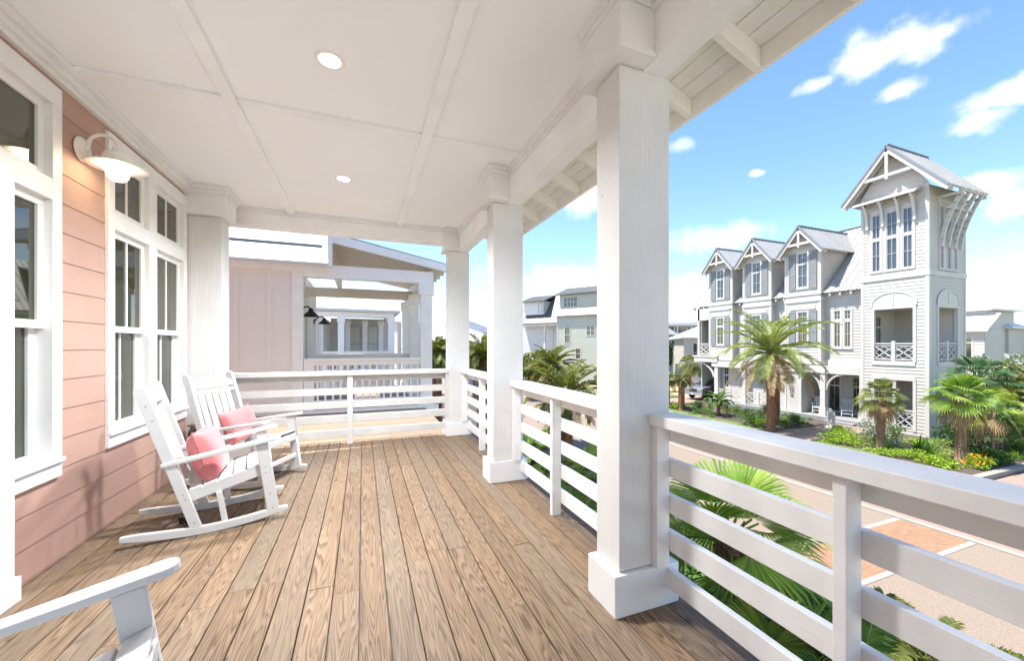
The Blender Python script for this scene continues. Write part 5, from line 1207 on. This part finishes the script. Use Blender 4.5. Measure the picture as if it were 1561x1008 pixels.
TR = [('dense dark green tree between the slate green house and the white hipped house', (43, 44, G), 6.2, 2.6, 2600, .4, 'leaf_dark'),
 ('broad tree on the right skyline beyond the hipped white house', (76, 19, G), 7.0, 4.5, 3000, .6, 'leaf_mid'),
 ('olive bushy tree below the hipped white house', (50, 15.6, G), 4.2, 2.6, 2600, .4, 'leaf_silver'),
 ('yellow-green tree at the far right behind the dark palm', (43, 11.6, G), 3.6, 2.2, 2600, .32, 'leaf_olive'),
 ('small tree by the curb at the right edge', (54, 12.5, G), 3.4, 2.2, 2000, .35, 'leaf_mid'),
 ('green tree in front of the low hipped house', (10, 36, G), 4.6, 2.6, 2400, .4, 'leaf_mid'),
 ('leafy tree left of the sage green house', (15, 33, G), 4.4, 2.4, 2400, .4, 'leaf_olive'),
 ('low bushy tree at the foot of the sage green house', (22.5, 31.8, G), 3.2, 2.0, 2400, .3, 'leaf_olive'),
 ('round tree in front of the small white hipped house', (37.2, 33.4, G), 3.2, 1.6, 1500, .28, 'leaf_mid')]
for i, (lb, p, h_, r, n, s_, mt) in enumerate(TR): tree(lb, p, h_, r, n, s_, mt, 300 + i)
fan_palm('distant palm in front of the white hipped house', (33.4, 32.6, G), 3.0, 16, .9, 330, 'leaf_olive', (.2, .18), 6, .6)
# far-off tree line on the horizon
rng = random.Random(77); m = MB()
for i in range(9000):
    a = R(rng.uniform(-25, 110)); d_ = rng.uniform(150, 190); hh = (3.6 + 1.6 * math.sin(a * 23) * math.sin(a * 7.3) + 1.2 * math.sin(a * 61)) * rng.random() ** .6
    c = Vector((math.sin(a) * d_, math.cos(a) * d_, G + hh)); o_ = Vector((rng.gauss(0, 1), rng.gauss(0, 1), rng.gauss(.4, .7))).normalized(); q = o_.orthogonal().normalized(); b_ = o_.cross(q); s_ = rng.uniform(.7, 1.7)
    m.add([c - q * s_, c + b_ * s_ * .7, c + q * s_, c - b_ * s_ * .7], [(0, 1, 2, 3)])
tag(m.build('tree_line', 'leaf_dark', None), 'low dark green tree line along the far horizon', 'trees')['kind'] = 'stuff'

# low green ground cover in the beds (nobody could count its leaves)
def cover(label, x0, y0, x1, y1, n, mat, seed, size=.09, h_=.2):
    rng = random.Random(seed); m = MB(); cl = [(rng.uniform(x0, x1), rng.uniform(y0, y1), rng.uniform(.2, .6)) for _ in range(max(6, int((x1 - x0) * (y1 - y0) * 1.6)))]
    for i in range(n):
        cx, cy, cr = rng.choice(cl); a = rng.uniform(0, 6.28); r = cr * rng.random() ** .6; x, y = cx + r * math.cos(a), cy + r * math.sin(a)
        if not (x0 < x < x1 and y0 < y < y1): continue
        c = Vector((x, y, Z + h_ * (1 - (r / cr) ** 2) * rng.uniform(.3, 1))); o_ = Vector((rng.gauss(0, .7), rng.gauss(0, .7), 1)).normalized(); q = o_.orthogonal().normalized(); q.rotate(Matrix.Rotation(rng.uniform(0, 6.28), 3, o_)); b_ = o_.cross(q); s_ = size * rng.uniform(.6, 1.3)
        m.add([c - q * s_ * .5, c + b_ * s_ * .3, c + q * s_ * .5, c - b_ * s_ * .3], [(0, 1, 2, 3)])
    o = tag(m.build('ground_cover', mat, None), label, 'ground cover'); o['kind'] = 'stuff'
cover('low green ground cover in the long bed before the porch', 21.9, 15.8, 28, 25.2, 9000, 'leaf_mid', 401)
cover('pale lime ground cover in the bed before the tower', 21.8, 8.0, 27.5, 13.0, 5500, 'leaf_lime', 402)
cover('green leafy ground cover in the bed between our porch and the street', 2.2, -2, 8.6, 14, 16000, 'leaf_mid', 404, .17, .4)
cover('dark leafy ground cover in the bed beside the tower', 24.5, 7.6, 35, 11.2, 6000, 'leaf_mid', 403)
# ---------------------------------------------------------------- stone statue by the porch steps
def skin_mesh(name, mat, parent, verts, edges, radii, root=0, sub=2):
    me = bpy.data.meshes.new(name); me.from_pydata([tuple(v) for v in verts], edges, []); me.materials.append(MATS[mat])
    o = bpy.data.objects.new(name, me); C.objects.link(o); o.parent = parent
    sk = o.modifiers.new('skin', 'SKIN'); o.modifiers.new('sub', 'SUBSURF').levels = sub; o.modifiers['sub'].render_levels = sub
    if not me.skin_vertices: me.attributes.new  # layer is made with the modifier
    L_ = me.skin_vertices[0].data
    for i, r in enumerate(radii): L_[i].radius = r if isinstance(r, tuple) else (r, r)
    L_[root].use_root = True
    for p in me.polygons: p.use_smooth = True
    return o
st = thing('stone_statue', 'pale stone statue of a standing horse by the porch steps', 'statue', (26.2, 14.75, Z), R(205))
V_ = [(0, 0, .78), (.28, 0, .80), (-.30, 0, .80), (.42, 0, .98), (.52, 0, 1.14), (.66, 0, 1.06), (.76, 0, .94), (.30, .10, .62), (.31, .11, .34), (.30, .11, .06), (.30, -.10, .62), (.33, -.11, .34), (.32, -.11, .06), (-.32, .10, .62), (-.27, .11, .44), (-.36, .11, .30), (-.33, .11, .06), (-.32, -.10, .62), (-.27, -.11, .44), (-.36, -.11, .30), (-.33, -.11, .06), (-.42, 0, .78), (-.48, 0, .55), (-.46, 0, .36), (.52, .04, 1.24), (.52, -.04, 1.24)]
E_ = [(0, 1), (0, 2), (1, 3), (3, 4), (4, 5), (5, 6), (1, 7), (7, 8), (8, 9), (1, 10), (10, 11), (11, 12), (2, 13), (13, 14), (14, 15), (15, 16), (2, 17), (17, 18), (18, 19), (19, 20), (2, 21), (21, 22), (22, 23), (4, 24), (4, 25)]
R_ = [.19, .18, .19, .12, .09, .075, .05, .075, .05, .05, .075, .05, .05, .10, .06, .045, .05, .10, .06, .045, .05, .05, .045, .02, .02, .02]
skin_mesh('body', 'stone', st, V_, E_, R_)
m = MB(); m.box(-.5, -.22, -.02, .5, .22, .06); m.build('plinth', 'stone', st, .01, world=False)
# ---------------------------------------------------------------- pickup truck beside the house
tk = thing('pickup_truck', 'dark grey pickup truck parked beside the far corner of the tower house', 'truck', (31.0, 27.45, G + .02), R(186))
B = dict(parent=tk, world=False)
def car_part(name, prof, w_, mat, bev=.03, y0=None):
    m = MB(); m.prism([(x, -w_ / 2 if y0 is None else y0, z) for x, z in prof], (0, w_, 0)); return m.build(name, mat, bevel=bev, **B)
car_part('body', [(2.65, .45), (2.72, .62), (2.70, 1.05), (2.60, 1.13), (1.35, 1.20), (-2.65, 1.18), (-2.70, .55), (-2.3, .45), (-2.2, .62), (-1.95, .86), (-1.6, .92), (-1.25, .86), (-1.0, .62), (-.95, .42), (1.1, .42), (1.15, .62), (1.4, .86), (1.75, .92), (2.1, .86), (2.35, .62), (2.4, .45)], 1.88, 'car_paint')
car_part('cab', [(1.30, 1.19), (.60, 1.76), (.45, 1.80), (-.85, 1.80), (-1.02, 1.72), (-1.12, 1.19)], 1.66, 'car_paint', .05)
m = MB(); m.hexa([(1.22, -.74, 1.27), (1.22, .74, 1.27), (.66, .68, 1.73), (.66, -.68, 1.73), (1.27, -.74, 1.29), (1.27, .74, 1.29), (.71, .68, 1.75), (.71, -.68, 1.75)]); m.build('windscreen', 'pane_dark', **B)
for sg in (-1, 1):
    m = MB(); y = sg * .835; m.prism([(1.05, y, 1.26), (.58, y, 1.68), (-.80, y, 1.68), (-.98, y, 1.26)], (0, sg * .012, 0)); m.build('side_window', 'pane_dark', **B)
    m = MB(); m.box(2.66, sg * .62 - .2, .84, 2.74, sg * .62 + .2, 1.04); m.build('headlight', 'chrome', bevel=.02, **B)
    m = MB(); m.box(.95, sg * .95 - .1, 1.22, 1.08, sg * .95 + .1, 1.40); m.build('mirror', 'black_metal', bevel=.03, **B)
    for x in (1.75, -1.6):
        m = MB(); vs = []; prof = [(.16, -.11), (.30, -.12), (.38, -.09), (.39, 0), (.38, .09), (.30, .12), (.16, .11)]
        for r, yy in prof:
            for k in range(20): a = 2 * math.pi * k / 20; vs.append((x + r * math.cos(a), sg * .84 + yy, .39 + r * math.sin(a)))
        m.add(vs, [(i * 20 + k, i * 20 + (k + 1) % 20, (i + 1) * 20 + (k + 1) % 20, (i + 1) * 20 + k) for i in range(6) for k in range(20)]); wo = m.build('wheel', 'rubber', smooth=True, **B)
        m = MB(); vs = [(x, sg * .90, .39)] + [(x + .22 * math.cos(2 * math.pi * k / 20), sg * .93, .39 + .22 * math.sin(2 * math.pi * k / 20)) for k in range(20)]; m.add(vs, [(0, 1 + k, 1 + (k + 1) % 20) for k in range(20)]); m.build('rim', 'chrome', wo, world=False)
m = MB()
for k in range(4): m.box(2.69, -.40, .74 + .08 * k, 2.735, .40, .79 + .08 * k)
m.build('grille', 'black_metal', **B)
m = MB(); m.box(2.62, -.93, .46, 2.84, .93, .66); m.build('bumper', 'chrome', bevel=.04, **B)
m = MB(); m.box(2.842, -.15, .50, 2.85, .15, .61); m.build('number_plate', 'house_trim', **B)
